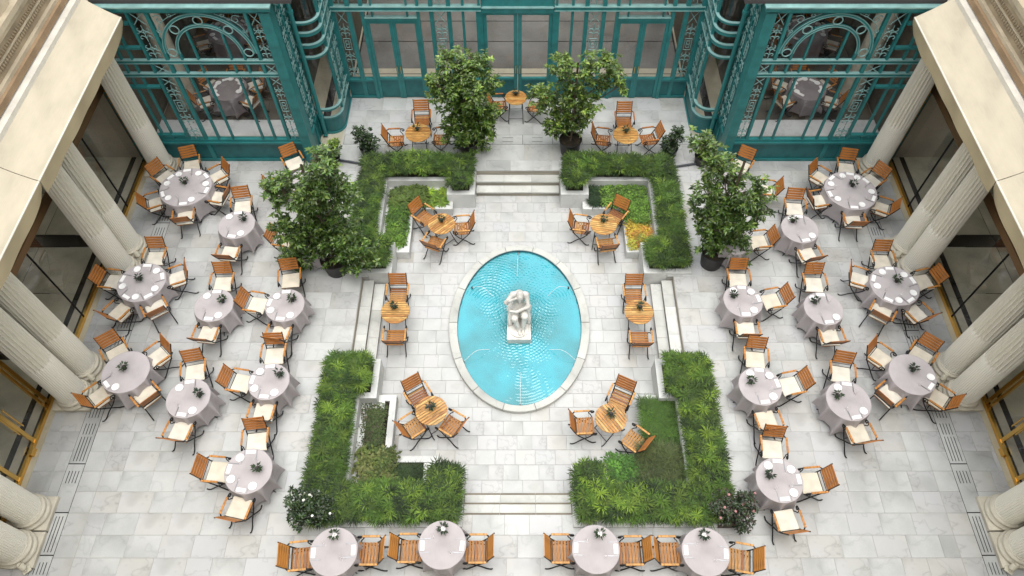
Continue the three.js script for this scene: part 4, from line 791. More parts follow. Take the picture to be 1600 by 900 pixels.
function sweep(path, y0, y1, o0, o1) { // box section swept along a plan path; offset to the path's left
  const n = path.length, nor = path.map((p, i) => { const a = path[Math.max(0, i - 1)], b = path[Math.min(n - 1, i + 1)], dx = b[0] - a[0], dz = b[1] - a[1], l = Math.hypot(dx, dz); return [dz / l, -dx / l]; });
  const pos = [], quad = (a, b, c, d) => pos.push(...a, ...b, ...c, ...c, ...b, ...d), at = (i, o, y) => [path[i][0] + nor[i][0] * o, y, path[i][1] + nor[i][1] * o];
  for (let i = 0; i < n - 1; i++) {
    quad(at(i, o0, y0), at(i + 1, o0, y0), at(i, o0, y1), at(i + 1, o0, y1)); if (o0 === o1) continue;
    quad(at(i, o1, y1), at(i + 1, o1, y1), at(i, o1, y0), at(i + 1, o1, y0));
    quad(at(i, o0, y1), at(i + 1, o0, y1), at(i, o1, y1), at(i + 1, o1, y1)); quad(at(i, o1, y0), at(i + 1, o1, y0), at(i, o0, y0), at(i + 1, o0, y0));
  }
  const g = new THREE.BufferGeometry(); g.setAttribute('position', new THREE.Float32BufferAttribute(pos, 3)); g.computeVertexNormals(); return uvBox(g, 1);
}
for (const s of [-1, 1]) {
  const lr = s < 0 ? 'left' : 'right';
  const t = thing('glass_pavilion_bay', `projecting ${lr} bay of the green iron glass pavilion with arched window`, 'pavilion');
  const X = (a, b, y0, y1, z0, z1) => uvBox(bx(s * a, s * b, y0, y1, z0, z1), 1);
  const Z = ZBAY, f = Z + 0.05, k = Z - 0.05, SILL = 0.87, TOP = 4.98;
  mesh('base_panel', X(5.88, 10.9, 0, 0.72, Z - 0.06, Z - 0.005), M.greenDark, t);
  mesh('base_strip', X(5.88, 10.9, 0, 0.09, Z - 0.003, Z + 0.04), M.green, t);
  mesh('sill', X(5.9, 10.9, 0.72, 0.79, Z - 0.08, Z + 0.09), M.green, t); mesh('sill', X(5.9, 10.9, 0.792, SILL, Z - 0.08, Z + 0.05), M.green, t);
  mesh('pilaster', X(5.87, 6.13, 0.001, 5.0, Z - 0.28, Z + 0.1), M.green, t); mesh('pilaster', X(10.36, 10.9, 0.001, 5.0, Z - 0.1, Z + 0.07), M.greenDark, t);
  const mulls = [[6.41, 6.53], [8.75, 8.88], [9.24, 9.34]];
  for (const [a, b] of mulls) { mesh('mullion', X(a + 0.02, b - 0.02, SILL + 0.002, TOP, k + 0.005, f), M.green, t); mesh('base_stile', X(a, b, 0.092, 0.718, Z - 0.003, Z + 0.03), M.green, t); }
  for (const [a, b] of [[6.83, 6.88], [8.42, 8.47]]) mesh('glazing_bar', X(a, b, SILL + 0.002, 3.8, k + 0.01, f), M.green, t);
  for (const [a, b] of [[7.18, 7.225], [8.02, 8.065]]) mesh('glazing_bar', X(a, b, SILL + 0.002, 4.52, k + 0.01, f - 0.01), M.green, t);
  for (const [a, b] of [[9.69, 9.735], [9.96, 10.005]]) mesh('glazing_bar', X(a, b, SILL + 0.002, TOP, k + 0.01, f - 0.01), M.green, t);
  for (const [y0, y1] of [[3.04, 3.19], [3.45, 3.6]]) { mesh('rail', X(6.132, 10.358, y0 + 0.045, y1 - 0.015, Z - 0.025, f + 0.002), M.green, t); for (const y of [y0 + 0.045, y1 - 0.015]) mesh('rail_lip', X(6.133, 10.357, y - 0.009, y + 0.009, Z - 0.028, f + 0.02), M.greenLight, t); }
  for (const y of [4.62, 3.92, 2.7, 1.0]) mesh('rail', X(9.342, 10.358, y, y + 0.06, k + 0.012, f + 0.015), M.green, t);
  const cx = s * 7.645, cy = 3.8;
  mesh('arch', uvBox(halfRing(cx, cy, 0.775, 0.825, Z - 0.02, f - 0.002), 1), M.green, t); mesh('arch', uvBox(halfRing(cx, cy, 1.08, 1.135, Z - 0.021, f - 0.001), 1), M.green, t);
  for (const R of [0.768, 0.827, 1.073, 1.137]) mesh('arch_bead', new THREE.TorusGeometry(R, 0.012, 5, 40, Math.PI).translate(cx, cy, f + 0.001), M.greenLight, t);
  for (const d of [2, 47, 90, 133, 178]) { const a = d * Math.PI / 180; mesh('ring', new THREE.TorusGeometry(0.108, 0.017, 6, 22).translate(cx + Math.cos(a) * 0.95, cy + Math.sin(a) * 0.95, f + 0.01), M.greenLight, t); }
  for (const e of [-1, 1]) { // spandrel scrolls
    const L = []; for (const [u, v, R, d] of [[0.92, 0.98, 0.13, 1], [0.62, 1.1, 0.06, -1], [1.03, 0.66, 0.06, -1]]) { const p = []; for (let i = 0; i <= 14; i++) { const q = i / 14, a = q * 6.6 * d + 0.6, r = R * (1 - 0.75 * q); p.push(V(cx + e * (u + r * Math.cos(a)), cy + v + r * Math.sin(a), f + 0.01)); } L.push(tube(p, 0.012, 18, 4)); }
    L.push(tube([V(cx + e * 0.45, cy + 1.14, f + 0.01), V(cx + e * 0.75, cy + 1.0, f + 0.01), V(cx + e * 0.98, cy + 0.8, f + 0.01), V(cx + e * 1.08, cy + 0.5, f + 0.01)], 0.01, 12, 4));
    mesh('scrollwork', L, M.greenLight, t);
  }
  for (const [a, b] of [[6.13, 6.41], [8.88, 9.24]]) for (const [y0, y1] of [[SILL, 3.04], [3.19, 3.45], [3.6, TOP]]) mesh('scrollwork', scrollPanel(b - a, y1 - y0, (u, v) => V(s * ((a + b) / 2 + u), y0 + v, f)), M.greenLight, t);
  mesh('head', X(5.88, 10.9, TOP, 5.05, k - 0.02, f + 0.05), M.green, t); mesh('cornice', X(5.8, 10.9, 5.052, 5.16, Z - 0.1, Z + 0.16), M.green, t); mesh('cornice_lip', X(5.78, 10.9, 5.162, 5.2, Z - 0.1, Z + 0.2), M.greenLight, t);
  const cols = [[6.13, 6.41], [6.53, 6.82], [6.89, 7.17], [7.24, 8.01], [8.08, 8.41], [8.48, 8.75], [8.88, 9.24], [9.34, 9.68], [9.75, 9.95], [10.02, 10.36]];
  for (const [a, b] of cols) for (const [y0, y1] of [[SILL, 3.04], [3.19, 3.45], [3.6, TOP]]) mesh('glass_pane', paneXY(Math.min(s * a, s * b) - 0.01, Math.max(s * a, s * b) + 0.01, y0 - 0.01, y1 + 0.01, Z - 0.02), M.glass, t);
  // flat roof with gutter; unseen glazing added to light the floor inside
  mesh('roof', X(5.3, 10.9, 5.202, 5.3, -26, -17.4), M.roof, t); mesh('roof', X(5.3, 10.9, 5.202, 5.3, Z - 0.5, Z + 0.05), M.roof, t);
  for (let i = 0; i <= 5; i++) mesh('unseen_roof_bar', X(5.3 + i * 1.1, 5.4 + i * 1.1, 5.205, 5.3, -17.398, Z - 0.502), M.green, t);
  for (let i = 0; i < 5; i++) mesh('unseen_roof_pane', new THREE.PlaneGeometry(1.0, 17.4 - 15.65).rotateX(-Math.PI / 2).translate(s * (5.9 + i * 1.1), 5.26, -16.525), M.glass, t);
  mesh('roof_strip', X(5.9, 10.88, 5.302, 5.36, Z - 0.5, Z - 0.1), M.roofEdge, t);
  // return wall beside the pilaster
  mesh('return_panel', X(5.9, 5.98, 0, 5.05, -16.28, Z - 0.282), M.greenDark, t);
  mesh('return_rib', [X(5.86, 5.9, 0, 5.05, -15.86, -15.8), X(5.86, 5.9, 0, 5.05, -16.24, -16.18), X(5.86, 5.9, 0.72, 0.82, -16.18, -15.44)], M.green, t);
  mesh('scrollwork', scrollPanel(0.34, 4.1, (u, v) => V(s * 5.865, 0.85 + v, -15.62 + u)), M.greenLight, t);
  mesh('bracket_scroll', scrollPanel(0.28, 4.1, (u, v) => V(s * 5.86, 0.85 + v, -16.02 + u)), M.greenLight, t);
  // curved glass corner running back to the centre front
  const path = [[s * 5.9, -16.27]]; const c0 = [5.6, -16.65], R = 0.38;
  for (let i = 0; i <= 14; i++) { const a = Math.PI / 2 * i / 14; path.push([s * (c0[0] - R * Math.sin(a)), c0[1] + R * Math.cos(a)]); }
  path.push([s * 5.22, -17.3]); path.push([s * 5.22, -17.82]); const sg = s < 0 ? 1 : -1;
  const S = (y0, y1, a, b) => sweep(path, y0, y1, -sg * a, -sg * b);
  mesh('curved_base', S(0, 0.56, 0.0, -0.05), M.greenDark, t); mesh('curved_skirting', S(0, 0.07, 0.03, 0.002), M.green, t);
  for (const [y0, y1] of [[0.56, 0.63], [0.88, 0.95], [2.72, 2.78], [3.07, 3.17], [3.44, 3.54], [3.79, 3.85], [4.6, 4.7]]) { mesh('curved_rail', S(y0, y1, 0.035, -0.04), M.green, t); mesh('curved_rail_lip', S(y1 + 0.001, y1 + 0.018, 0.05, -0.03), M.greenLight, t); }
  mesh('curved_head', S(4.98, 5.2, 0.06, -0.06), M.green, t);
  for (const [y0, y1] of [[0.63, 0.88], [0.95, 2.72], [2.78, 3.07], [3.17, 3.44], [3.54, 3.79], [3.85, 4.98]]) mesh('curved_glass_pane', S(y0 - 0.01, y1 + 0.01, -0.01, -0.01), M.glass, t);
  for (const z of [-16.72, -17.12, -17.76]) mesh('mullion', X(5.19, 5.27, 0.56, 5.0, z - 0.035, z + 0.035), M.green, t);
  mesh('scrollwork', scrollPanel(0.5, 4.3, (u, v) => V(s * 5.2, 0.64 + v, -17.45 + u)), M.greenLight, t);
  mesh('scrollwork', scrollPanel(0.28, 4.3, (u, v) => V(s * 5.2, 0.64 + v, -16.93 + u)), M.greenLight, t);
  mesh('back_panel', X(5.25, 5.29, 0.64, 4.97, -17.74, -17.2), M.greenDark, t);
  // rain pipe in the angle
  const p = thing('rain_pipe', `green rain pipe in the angle beside the ${lr} pavilion bay`, 'pipe', [s * 5.76, 0, -16.17], 0, 'green rain pipes');
  mesh('pipe', rod(V(0, 0.05, 0), V(0, 5.3, 0), 0.062, 12), M.green, p); mesh('collar', [rod(V(0, 0.72, 0), V(0, 0.80, 0), 0.085, 12), rod(V(0, 0.83, 0), V(0, 0.86, 0), 0.078, 12)], M.green, p); mesh('collar', rod(V(0, 4.2, 0), V(0, 4.28, 0), 0.085, 12), M.green, p); mesh('shoe', tube([V(0, 0.1, 0), V(0, 0.04, 0.02), V(0, 0.03, 0.1)], 0.062, 6, 10), M.green, p);
  // interior of the bay
  const fl = structGroup('pavilion_floor');
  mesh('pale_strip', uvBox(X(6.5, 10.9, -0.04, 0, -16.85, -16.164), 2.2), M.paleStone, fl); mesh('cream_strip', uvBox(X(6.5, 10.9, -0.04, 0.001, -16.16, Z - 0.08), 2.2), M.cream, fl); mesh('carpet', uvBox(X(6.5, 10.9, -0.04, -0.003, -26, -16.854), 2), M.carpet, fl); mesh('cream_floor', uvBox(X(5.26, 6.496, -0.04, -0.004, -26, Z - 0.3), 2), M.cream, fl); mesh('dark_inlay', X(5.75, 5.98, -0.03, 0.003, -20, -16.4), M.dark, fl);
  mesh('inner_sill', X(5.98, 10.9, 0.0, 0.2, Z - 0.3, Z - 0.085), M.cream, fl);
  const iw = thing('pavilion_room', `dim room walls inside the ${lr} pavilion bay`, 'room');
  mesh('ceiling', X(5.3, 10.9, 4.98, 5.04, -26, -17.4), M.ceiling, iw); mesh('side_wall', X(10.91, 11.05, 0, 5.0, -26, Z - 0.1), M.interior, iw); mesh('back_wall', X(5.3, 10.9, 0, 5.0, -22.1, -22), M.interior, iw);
  mesh('inner_column', uvBox(rod(V(s * 10.2, 0, -17.6), V(s * 10.2, 4.98, -17.6), 0.28, 24), 1), M.column, iw);
  for (const [x, z, r, w] of [[8.75, -17.42, 0.55, 'nearer'], [9.3, -20.2, 0.72, 'farther']]) {
    const tb = tableP.clone(); tb.name = numbered('dining_table'); scene.add(tb); tb.position.set(s * x, 0, z); tb.scale.set(r, 1, r); tag(tb, `${w} indoor dining table behind glass of the ${lr} pavilion bay`, 'table', 'round dining tables');
    const c = mesh('tablecloth', clothGeo(700 + x * 10, r + 0.005), M.indoorCloth, scene); c.position.set(s * x, 0, z); tag(c, `dark grey cloth on the ${w} indoor table behind glass of ${lr} bay`, 'tablecloth', 'dark cloths inside the pavilion bays');
    for (let i = 0; i < 5; i++) { const a = i * 1.0 + 1.14, nm = ['right', 'far right', 'far', 'far left', 'left'][i];
      placeChair(true, [s * x + Math.sin(a) * (r + 0.22), 0, z + Math.cos(a) * (r + 0.22)], a + Math.PI, `indoor cushioned armchair ${nm} of ${w} table behind glass of ${lr} bay`, 'chairs inside the pavilion bays', [1, 1, 0]);
      small('side_plate', plateGeo, M.white, [s * x + Math.sin(a) * (r - 0.15), 0.753, z + Math.cos(a) * (r - 0.15)], 0, `white plate at ${nm} place on ${w} indoor table of ${lr} bay`, 'plate', 'plates inside the pavilion bays');
      small('napkin', napkinGeo, M.linen, [s * x + Math.sin(a + 0.4) * (r - 0.15), 0.753, z + Math.cos(a + 0.4) * (r - 0.15)], a + 0.4 + Math.PI / 2, `folded napkin at ${nm} place on ${w} indoor table of ${lr} bay`, 'napkin', 'napkins inside the pavilion bays'); }
  }
}
{ // ---- centre front with three pairs of doors
  const t = thing('glass_pavilion', 'centre front of the green iron glass pavilion with three pairs of glass doors', 'pavilion');
  const Z = ZFACE, f = Z + 0.05, k = Z - 0.05, G = (a, b, y0, y1, z0, z1) => uvBox(bx(a, b, y0, y1, z0, z1), 1), TOP = 5.0;
  const glass = (a, b, y0, y1) => mesh('glass_pane', paneXY(a - 0.01, b + 0.01, y0 - 0.01, y1 + 0.01, Z - 0.02), M.glass, t);
  for (const s of [-1, 1]) {
    const X = (a, b, y0, y1, z0, z1) => G(s * a, s * b, y0, y1, z0, z1), P = (a, b, y0, y1) => glass(Math.min(s * a, s * b), Math.max(s * a, s * b), y0, y1);
    for (const [a, b] of [[4.40, 5.2], [1.17, 2.75]]) { mesh('base_panel', X(a, b, 0, 0.68, Z - 0.05, Z - 0.006), M.greenDark, t); mesh('sill', X(a, b, 0.68, 0.76, Z - 0.06, Z + 0.08), M.green, t); mesh('base_strip', X(a, b, 0, 0.08, Z - 0.004, Z + 0.03), M.green, t); }
    for (const [a, b] of [[4.66, 4.78], [2.36, 2.47], [1.87, 1.98]]) { mesh('mullion', X(a, b, 0.762, TOP, k, f + 0.03), M.green, t); mesh('base_stile', X(a, b, 0.082, 0.678, Z - 0.004, Z + 0.02), M.green, t); }
    mesh('end_post', X(5.1, 5.22, 0.76, TOP, k, f + 0.02), M.green, t);
    mesh('glazing_bar', X(1.5, 1.57, 0.762, TOP, k + 0.01, f), M.green, t);
    for (const [a, b] of [[4.30, 4.40], [2.75, 2.83]]) mesh('door_post', X(a, b, 0, TOP, k, f + 0.02), M.green, t);
    mesh('door_post', X(0.98, 1.17, 0, 3.14, k, f + 0.035), M.green, t);
    // side pair of doors
    const dt = s < 0 ? 'left' : 'right';
    for (const [a, b] of [[3.567, 4.297], [2.833, 3.563]]) {
      const d = new THREE.Group(); d.name = 'door'; t.add(d); const D = (...q) => mesh('frame', X(...q), M.green, d);
      D(a, a + 0.09, 0.02, 2.8, k + 0.01, f - 0.01); D(b - 0.09, b, 0.02, 2.8, k + 0.01, f - 0.01); D(a + 0.09, b - 0.09, 2.7, 2.8, k + 0.012, f - 0.012); D(a + 0.09, b - 0.09, 0.7, 0.78, k + 0.012, f - 0.008);
      mesh('lower_panel', X(a + 0.09, b - 0.09, 0.02, 0.7, Z - 0.02, Z + 0.01), M.greenDark, d);
      mesh('glass_pane', paneXY(Math.min(s * a, s * b) + 0.08, Math.max(s * a, s * b) - 0.08, 0.77, 2.71, Z), M.glass, d);
      const hx = Math.abs(a - 2.833) < 0.01 ? b - 0.05 : a + 0.05; mesh('handle', rod(V(s * hx, 1.0, f + 0.03), V(s * hx, 1.25, f + 0.03), 0.012, 6), M.brass, d);
    }
    mesh('transom', X(2.83, 4.30, 2.8, 2.9, k, f + 0.025), M.green, t); mesh('transom_lip', X(2.831, 4.299, 2.902, 2.925, k, f + 0.05), M.greenLight, t);
    for (const x of [4.08, 3.1]) mesh('glazing_bar', X(x - 0.025, x + 0.025, 2.926, TOP, k + 0.01, f), M.green, t);
    mesh('rail', X(1.02, 5.22, 3.14, 3.26, k + 0.005, f + 0.045), M.green, t); for (const y of [3.145, 3.262]) mesh('rail_lip', X(1.02, 5.219, y, y + 0.02, k, f + 0.07), M.greenLight, t);
    for (const [a, b] of [[4.78, 5.1], [1.98, 2.36]]) for (const [y0, y1] of [[0.78, 3.13], [3.3, TOP]]) mesh('scrollwork', scrollPanel(b - a, y1 - y0, (u, v) => V(s * ((a + b) / 2 + u), y0 + v, f)), M.greenLight, t);
    for (const [a, b] of [[4.78, 5.1], [4.40, 4.66], [2.47, 2.75], [1.98, 2.36], [1.57, 1.87], [1.17, 1.5]]) { P(a, b, 0.76, 3.14); P(a, b, 3.26, TOP); }
    for (const [a, b] of [[4.105, 4.3], [3.125, 4.055], [2.83, 3.075]]) { P(a, b, 2.9, 3.14); P(a, b, 3.26, TOP); }
    // centre doors
    { const a = 0.006, b = 0.977, d = new THREE.Group(); d.name = 'door'; t.add(d); const D = (...q) => mesh('frame', X(...q), M.green, d);
      D(a, a + 0.11, 0.02, 3.08, k + 0.01, f); D(b - 0.1, b, 0.02, 3.08, k + 0.01, f); D(a + 0.11, b - 0.1, 2.98, 3.08, k + 0.012, f - 0.012); D(a + 0.11, b - 0.1, 0.7, 0.78, k + 0.012, f - 0.008);
      mesh('lower_panel', X(a + 0.11, b - 0.1, 0.02, 0.7, Z - 0.02, Z + 0.01), M.greenDark, d); mesh('glass_pane', paneXY(Math.min(s * a, s * b) + 0.09, Math.max(s * a, s * b) - 0.09, 0.77, 2.99, Z), M.glass, d);
      mesh('handle', rod(V(s * 0.06, 1.0, f + 0.04), V(s * 0.06, 1.3, f + 0.04), 0.014, 6), M.brass, d); }
    for (const [a, b] of [[1.06, 1.12]]) mesh('glazing_bar', X(a, b, 3.285, TOP, k + 0.01, f), M.green, t);
  }
  mesh('header', G(-0.98, 0.98, 3.085, 3.25, k - 0.01, f + 0.06), M.green, t); mesh('header_lip', G(-1.0, 1.0, 3.252, 3.275, k, f + 0.1), M.greenLight, t);
  mesh('sign_panel', G(-1.0, 1.0, 3.28, 4.3, Z - 0.04, Z + 0.06), M.green, t); mesh('panel_edge', [G(-1.02, -0.98, 3.28, 4.3, Z + 0.061, Z + 0.09), G(0.98, 1.02, 3.28, 4.3, Z + 0.061, Z + 0.09)], M.green, t);
  glass(-0.98, 0.98, 4.3, TOP);
  mesh('head', G(-5.22, 5.22, TOP, 5.3, Z - 0.1, Z + 0.15), M.green, t);
  mesh('roof_frame', [G(-5.3, 5.3, 5.302, 5.4, -18.9, Z + 0.05), G(-5.3, 5.3, 5.302, 5.4, -26, -25.2), G(-5.3, -4.9, 5.303, 5.401, -25.2, -18.9), G(4.9, 5.3, 5.303, 5.401, -25.2, -18.9)], M.roof, t);
  for (let i = 0; i < 7; i++) mesh('unseen_roof_bar', G(-4.2 + i * 1.4 - 0.04, -4.2 + i * 1.4 + 0.04, 5.3, 5.4, -25.2, -18.9), M.green, t);
  for (let i = 0; i < 8; i++) { const a = i ? -4.2 + (i - 1) * 1.4 + 0.04 : -4.9, b = i < 7 ? -4.2 + i * 1.4 - 0.04 : 4.9; mesh('unseen_roof_pane', new THREE.PlaneGeometry(b - a, 6.3).rotateX(-Math.PI / 2).translate((a + b) / 2, 5.35, -22.05), M.glass, t); }  // glass roof out of view, put in so the sky lights the hall
  const fl = structGroup('pavilion_floor');
  mesh('stone_band', uvBox(G(-5.2, 5.2, -0.04, 0, -19.25, Z - 0.06), 2), M.cream, fl); mesh('band_line', G(-5.2, 5.2, -0.04, 0.001, -19.0, -18.97), M.dark, fl);
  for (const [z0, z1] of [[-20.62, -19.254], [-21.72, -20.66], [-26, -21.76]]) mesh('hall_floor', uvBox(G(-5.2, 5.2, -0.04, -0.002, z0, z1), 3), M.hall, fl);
  mesh('bed', bx(-11, 11, -0.4, -0.05, -26, -15.2), M.dark, fl);
  const iw = thing('pavilion_room', 'side and back walls of the pavilion hall behind the centre doors', 'room');
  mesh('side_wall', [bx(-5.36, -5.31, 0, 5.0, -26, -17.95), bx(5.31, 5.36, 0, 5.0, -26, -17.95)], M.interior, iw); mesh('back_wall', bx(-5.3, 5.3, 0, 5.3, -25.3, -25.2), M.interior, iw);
}
for (const [x0, z0, x1, z1, lr] of [[-5.25, -15.12, -4.4, -14.93, 'left'], [4.45, -14.82, 5.25, -14.98, 'right']]) {
  const b = thing('floor_bar', `low dark grey bar on the paving between ${lr} rear planter and green bay`, 'bar', [0, 0, 0], 0, 'low dark bars beside the rear planters');
  mesh('bar', rod(V(x0, 0.05, z0), V(x1, 0.05, z1), 0.032, 8), std([0.05, 0.055, 0.065], { roughness: 0.5 }), b);
  mesh('foot', [bx(x0 - 0.05, x0 + 0.05, 0, 0.04, z0 - 0.06, z0 + 0.06), bx(x1 - 0.05, x1 + 0.05, 0, 0.04, z1 - 0.06, z1 + 0.06)], M.iron, b);
}
// ================================================================ potted trees and shrubs
function foliage(blobs, base, o) {
  const r = rngOf(o.seed), pos = [], col = [];
  for (const [bx_, by, bz, br] of blobs) {
    const nc = Math.round((o.density ?? 70) * br * br / 0.16);
    for (let i = 0; i < nc; i++) {
      const th = r() * 6.283, cu = 2 * r() - 1, su = Math.sqrt(1 - cu * cu), rad = br * Math.pow(r(), 0.45) * (0.7 + 0.7 * r());
      const d = V(su * Math.cos(th), cu, su * Math.sin(th)), p = V(bx_, by, bz).addScaledVector(d, rad);
      if (p.y < 0.12 - base) continue;
      const tone = 0.55 + 0.9 * r(), az0 = r() * 6.28, n = o.per ?? 8;
      for (let k = 0; k < n; k++) {
        const az = az0 + k * 2.4, el = -0.35 + 0.9 * r() + 0.25 * d.y, s = 0.75 + 0.5 * r(), before = pos.length;
        leafAt(pos, V(p.x + 0.03 * (r() - 0.5), p.y + 0.05 * (r() - 0.5), p.z + 0.03 * (r() - 0.5)), az, el, o.len * s, o.len * 0.48 * s, (r() - 0.5) * 1.2);
        const c = o.colors[Math.floor(r() * o.colors.length)], t = tone * (0.6 + 0.75 * r());
        for (let q = before; q < pos.length; q += 3) col.push(c[0] * t, c[1] * t, c[2] * t);
      }
    }
  }
  const g = new THREE.BufferGeometry(); g.setAttribute('position', new THREE.Float32BufferAttribute(pos, 3)); g.setAttribute('color', new THREE.Float32BufferAttribute(col, 3)); g.computeVertexNormals(); return g;
}
const crownMat = new THREE.MeshPhysicalMaterial({ vertexColors: true, roughness: 0.3, transmission: 0.22, thickness: 0, side: THREE.DoubleSide });
const round = (R, h) => new THREE.LatheGeometry([[0, 0], [R * 0.78, 0], [R * 0.84, h * 0.3], [R * 0.94, h * 0.92], [R, h * 0.93], [R, h], [R * 0.93, h], [R * 0.9, h * 0.88], [0, h * 0.86]].map(p => new THREE.Vector2(...p)), 36);
function pottedTree(label, [x, z], potR, potH, worldBlobs, o) {
  const t = thing('potted_tree', label, 'tree', [x, 0, z], 0, 'potted trees round the court');
  mesh('pot', round(potR, potH), M.pot, t);
  mesh('soil', new THREE.CylinderGeometry(potR * 0.9, potR * 0.9, 0.02, 24).translate(0, potH * 0.87, 0), M.soil, t);
  const r = rngOf(o.seed + 5), blobs = worldBlobs.map(([bx_, by, br], i) => [bx_ - x, by, (o.dz?.[i] ?? (r() - 0.5) * 0.7), br]);
  const top = Math.max(...blobs.map(b => b[1]));
  const cx = blobs.reduce((a, b) => a + b[0], 0) / blobs.length * 0.5, tp = [V(0, potH * 0.8, 0), V(cx * 0.15 + 0.03, top * 0.35, 0.03), V(cx * 0.5, top * 0.62, -0.03), V(cx * 0.9, top * 0.92, 0)];
  mesh('trunk', tube(tp, 0.03, 20, 7), M.bark, t);
  const curve = new THREE.CatmullRomCurve3(tp);
  for (const b of blobs) {
    const f = Math.max(0.05, Math.min(0.95, (b[1] / top) * 0.85 - 0.12)), s = curve.getPoint(f), e = V(b[0], b[1], b[2]), m = s.clone().lerp(e, 0.55); m.y -= 0.06;
    const L = [tube([s, m, e], 0.014, 8, 5)];
    for (let k = 0; k < 7; k++) { const d = V(r() - 0.5, r() * 0.8 - 0.25, r() - 0.5).normalize().multiplyScalar(b[3] * 0.9); L.push(tube([m.clone().lerp(e, 0.4 + 0.5 * r()), e.clone().addScaledVector(d, 0.5), e.clone().add(d)], 0.006, 5, 4)); }
    mesh('limb', L, M.bark, t);
  }
  mesh('crown', foliage(blobs, 0, { len: 0.13, ...o }), crownMat, t);
}
const treeCols = [[0.065, 0.125, 0.022], [0.095, 0.165, 0.03], [0.04, 0.085, 0.016], [0.15, 0.215, 0.045], [0.08, 0.14, 0.026]];
pottedTree('loose broad leaved tree in a big black pot beside the right court steps', [5.08, -11.4], 0.34, 0.55, [[4.041, 4.136, 0.33], [4.3, 3.75, 0.3], [4.62, 3.437, 0.38], [5.409, 2.905, 0.42], [5.0, 3.1, 0.3], [4.521, 2.573, 0.4], [5.265, 2.1, 0.45], [5.65, 2.4, 0.3], [4.832, 1.606, 0.42], [5.167, 0.95, 0.5], [5.677, 0.524, 0.32], [4.45, 2.05, 0.28], [5.3, 1.4, 0.4], [4.8, 1.1, 0.33], [5.5, 0.8, 0.42], [4.9, 2.2, 0.42], [5.0, 2.7, 0.36], [4.35, 3.1, 0.25]], { seed: 101, density: 44, colors: treeCols });
pottedTree('large bushy tree in a black pot covering the left planter, beside the left court steps', [-4.72, -11.2], 0.36, 0.5, [[-4.116, 4.235, 0.36], [-4.3, 3.8, 0.34], [-4.443, 3.505, 0.42], [-5.377, 3.123, 0.42], [-4.8, 3.1, 0.36], [-4.109, 2.907, 0.44], [-4.898, 2.586, 0.5], [-5.448, 1.993, 0.42], [-4.809, 1.752, 0.6], [-5.3, 0.95, 0.5], [-4.549, 0.88, 0.66], [-5.75, 0.55, 0.3], [-4.036, 1.0, 0.46], [-4.4, 1.5, 0.5]], { seed: 102, density: 62, colors: treeCols });
pottedTree('dense upright tree on the left rear terrace beside the rear steps', [-1.45, -15.5], 0.3, 0.45, [[-1.721, 3.264, 0.34], [-1.069, 3.061, 0.4], [-1.862, 2.537, 0.46], [-1.103, 2.32, 0.47], [-1.45, 2.75, 0.42], [-1.658, 1.762, 0.54], [-1.24, 1.296, 0.58], [-1.37, 0.7, 0.58], [-2.157, 2.1, 0.3], [-0.85, 1.647, 0.34], [-1.75, 1.0, 0.4], [-2.2, 2.75, 0.2], [-0.72, 2.3, 0.24], [-0.95, 0.95, 0.36]], { seed: 103, density: 66, colors: treeCols.map(c => [c[0] * 1.25, c[1] * 1.2, c[2] * 1.1]) });
pottedTree('open spreading tree in a black pot on the right rear terrace beside the rear steps', [1.53, -15.5], 0.33, 0.5, [[1.132, 3.463, 0.28], [2.231, 3.463, 0.28], [1.854, 3.061, 0.36], [1.202, 2.849, 0.36], [2.55, 2.8, 0.32], [2.75, 2.45, 0.2], [0.7, 2.1, 0.36], [0.5, 1.95, 0.24], [1.416, 2.1, 0.48], [1.949, 1.976, 0.34], [1.283, 1.376, 0.5], [1.7, 1.0, 0.4], [1.129, 0.8, 0.36], [2.25, 2.5, 0.25]], { seed: 104, density: 50, colors: treeCols.map(c => [c[0] * 1.35, c[1] * 1.25, c[2] * 1.1]) });
function shrub(name, label, [x, y, z], blobs, o) {
  const t = thing(name, label, 'shrub', [x, y, z], 0, o.group);
  if (o.square) { mesh('pot', new RoundedBoxGeometry(0.46, 0.36, 0.46, 2, 0.015).translate(0, 0.18, 0), M.brownPot, t); } else mesh('pot', round(0.22, 0.3), o.square ? M.brownPot : M.pot, t);
  const r = rngOf(o.seed), L = []; for (let k = 0; k < 9; k++) { const b = blobs[k % blobs.length]; L.push(tube([V(0, 0.25, 0), V(b[0] * 0.4 + (r() - 0.5) * 0.15, 0.25 + (b[1] - 0.25) * 0.5, b[2] * 0.4 + (r() - 0.5) * 0.15), V(b[0] + (r() - 0.5) * b[3], b[1] + (r() - 0.3) * b[3], b[2] + (r() - 0.5) * b[3])], 0.009, 6, 4)); }
  mesh('stems', L, M.bark, t);
  mesh('crown', foliage(blobs, 0, o), crownMat, t);
  if (o.flowers) for (let i = 0; i < o.flowers; i++) {
    const b = blobs[i % blobs.length], a = r() * 6.28, u = 0.25 + 0.75 * r(), s = Math.sqrt(1 - u * u) , p = [];
    for (let k = 0; k < 6; k++) leafAt(p, V(0, 0, 0), k * 1.047, 0.5, 0.032, 0.03, 0);
    for (let k = 0; k < 4; k++) leafAt(p, V(0, 0.008, 0), k * 1.57 + 0.4, 0.95, 0.022, 0.022, 0);
    const g = new THREE.BufferGeometry(); g.setAttribute('position', new THREE.Float32BufferAttribute(p, 3)); g.computeVertexNormals();
    mesh('flower', g, o.flowerMat, t).position.set(b[0] + Math.cos(a) * s * b[3], b[1] + u * b[3] * 1.02, b[2] + Math.sin(a) * s * b[3]);
  }
}
const darkCols = [[0.022, 0.048, 0.014], [0.035, 0.07, 0.018], [0.016, 0.036, 0.012], [0.05, 0.085, 0.02]];
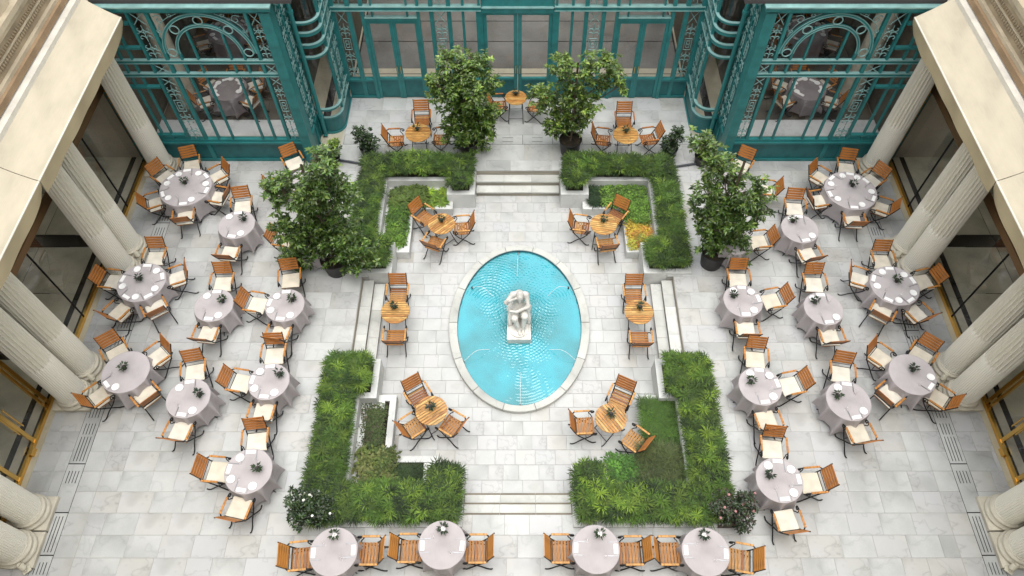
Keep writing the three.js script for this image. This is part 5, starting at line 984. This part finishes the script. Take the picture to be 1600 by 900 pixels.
shrub('potted_shrub', 'round dark leaved shrub on the left rear terrace in front of the curved glass', [-4.4, 0, -15.4], [[0, 0.62, 0, 0.3], [-0.12, 0.85, 0, 0.22], [0.12, 0.45, 0.1, 0.26]], { seed: 201, density: 110, len: 0.085, colors: darkCols, group: 'potted shrubs on the rear terrace' });
shrub('potted_shrub', 'round dark leaved shrub on the right rear terrace in front of the curved glass', [4.45, 0, -15.35], [[0, 0.6, 0, 0.28], [0.12, 0.88, 0, 0.2], [-0.1, 0.42, 0.1, 0.26]], { seed: 202, density: 110, len: 0.085, colors: darkCols, group: 'potted shrubs on the rear terrace' });
shrub('flowering_shrub', 'dark leaved shrub with white flowers at outer corner of front left planter', [-4.35, 0.0, -4.75], [[0.12, 0.55, 0, 0.34], [-0.1, 0.75, -0.1, 0.28], [0.34, 0.5, 0.05, 0.24], [-0.18, 0.42, 0.1, 0.26]], { seed: 203, density: 150, len: 0.075, colors: darkCols, flowers: 13, flowerMat: std([0.85, 0.84, 0.78], { side: THREE.DoubleSide }), group: 'flowering shrubs by the front planters' });
shrub('flowering_shrub', 'dark leaved shrub with pink flowers in square brown pot by front right planter', [4.42, 0.0, -4.72], [[0, 0.62, 0, 0.36], [0.22, 0.7, -0.1, 0.28], [-0.25, 0.6, 0, 0.26], [0.1, 0.5, 0.15, 0.28]], { seed: 204, density: 110, len: 0.075, colors: [[0.02, 0.04, 0.014], [0.035, 0.055, 0.018], [0.05, 0.03, 0.022], [0.03, 0.06, 0.018]], square: true, flowers: 9, flowerMat: std([0.50, 0.24, 0.25], { side: THREE.DoubleSide }), group: 'flowering shrubs by the front planters' });
shrub('leafy_bush', 'light green bush at foot of the left green pavilion corner', [-5.35, 0, -15.0], [[0, 0.5, 0, 0.3], [0.12, 0.75, 0, 0.2]], { seed: 205, density: 70, len: 0.1, colors: treeCols.map(c => [c[0] * 1.5, c[1] * 1.4, c[2]]), group: 'bushes at the pavilion corners' });
shrub('leafy_bush', 'light green bush at foot of the right green pavilion corner', [5.33, 0, -15.05], [[0, 0.5, 0, 0.28], [0.1, 0.78, 0, 0.22]], { seed: 206, density: 70, len: 0.1, colors: treeCols.map(c => [c[0] * 1.5, c[1] * 1.4, c[2]]), group: 'bushes at the pavilion corners' });

renderer.render(scene, camera);
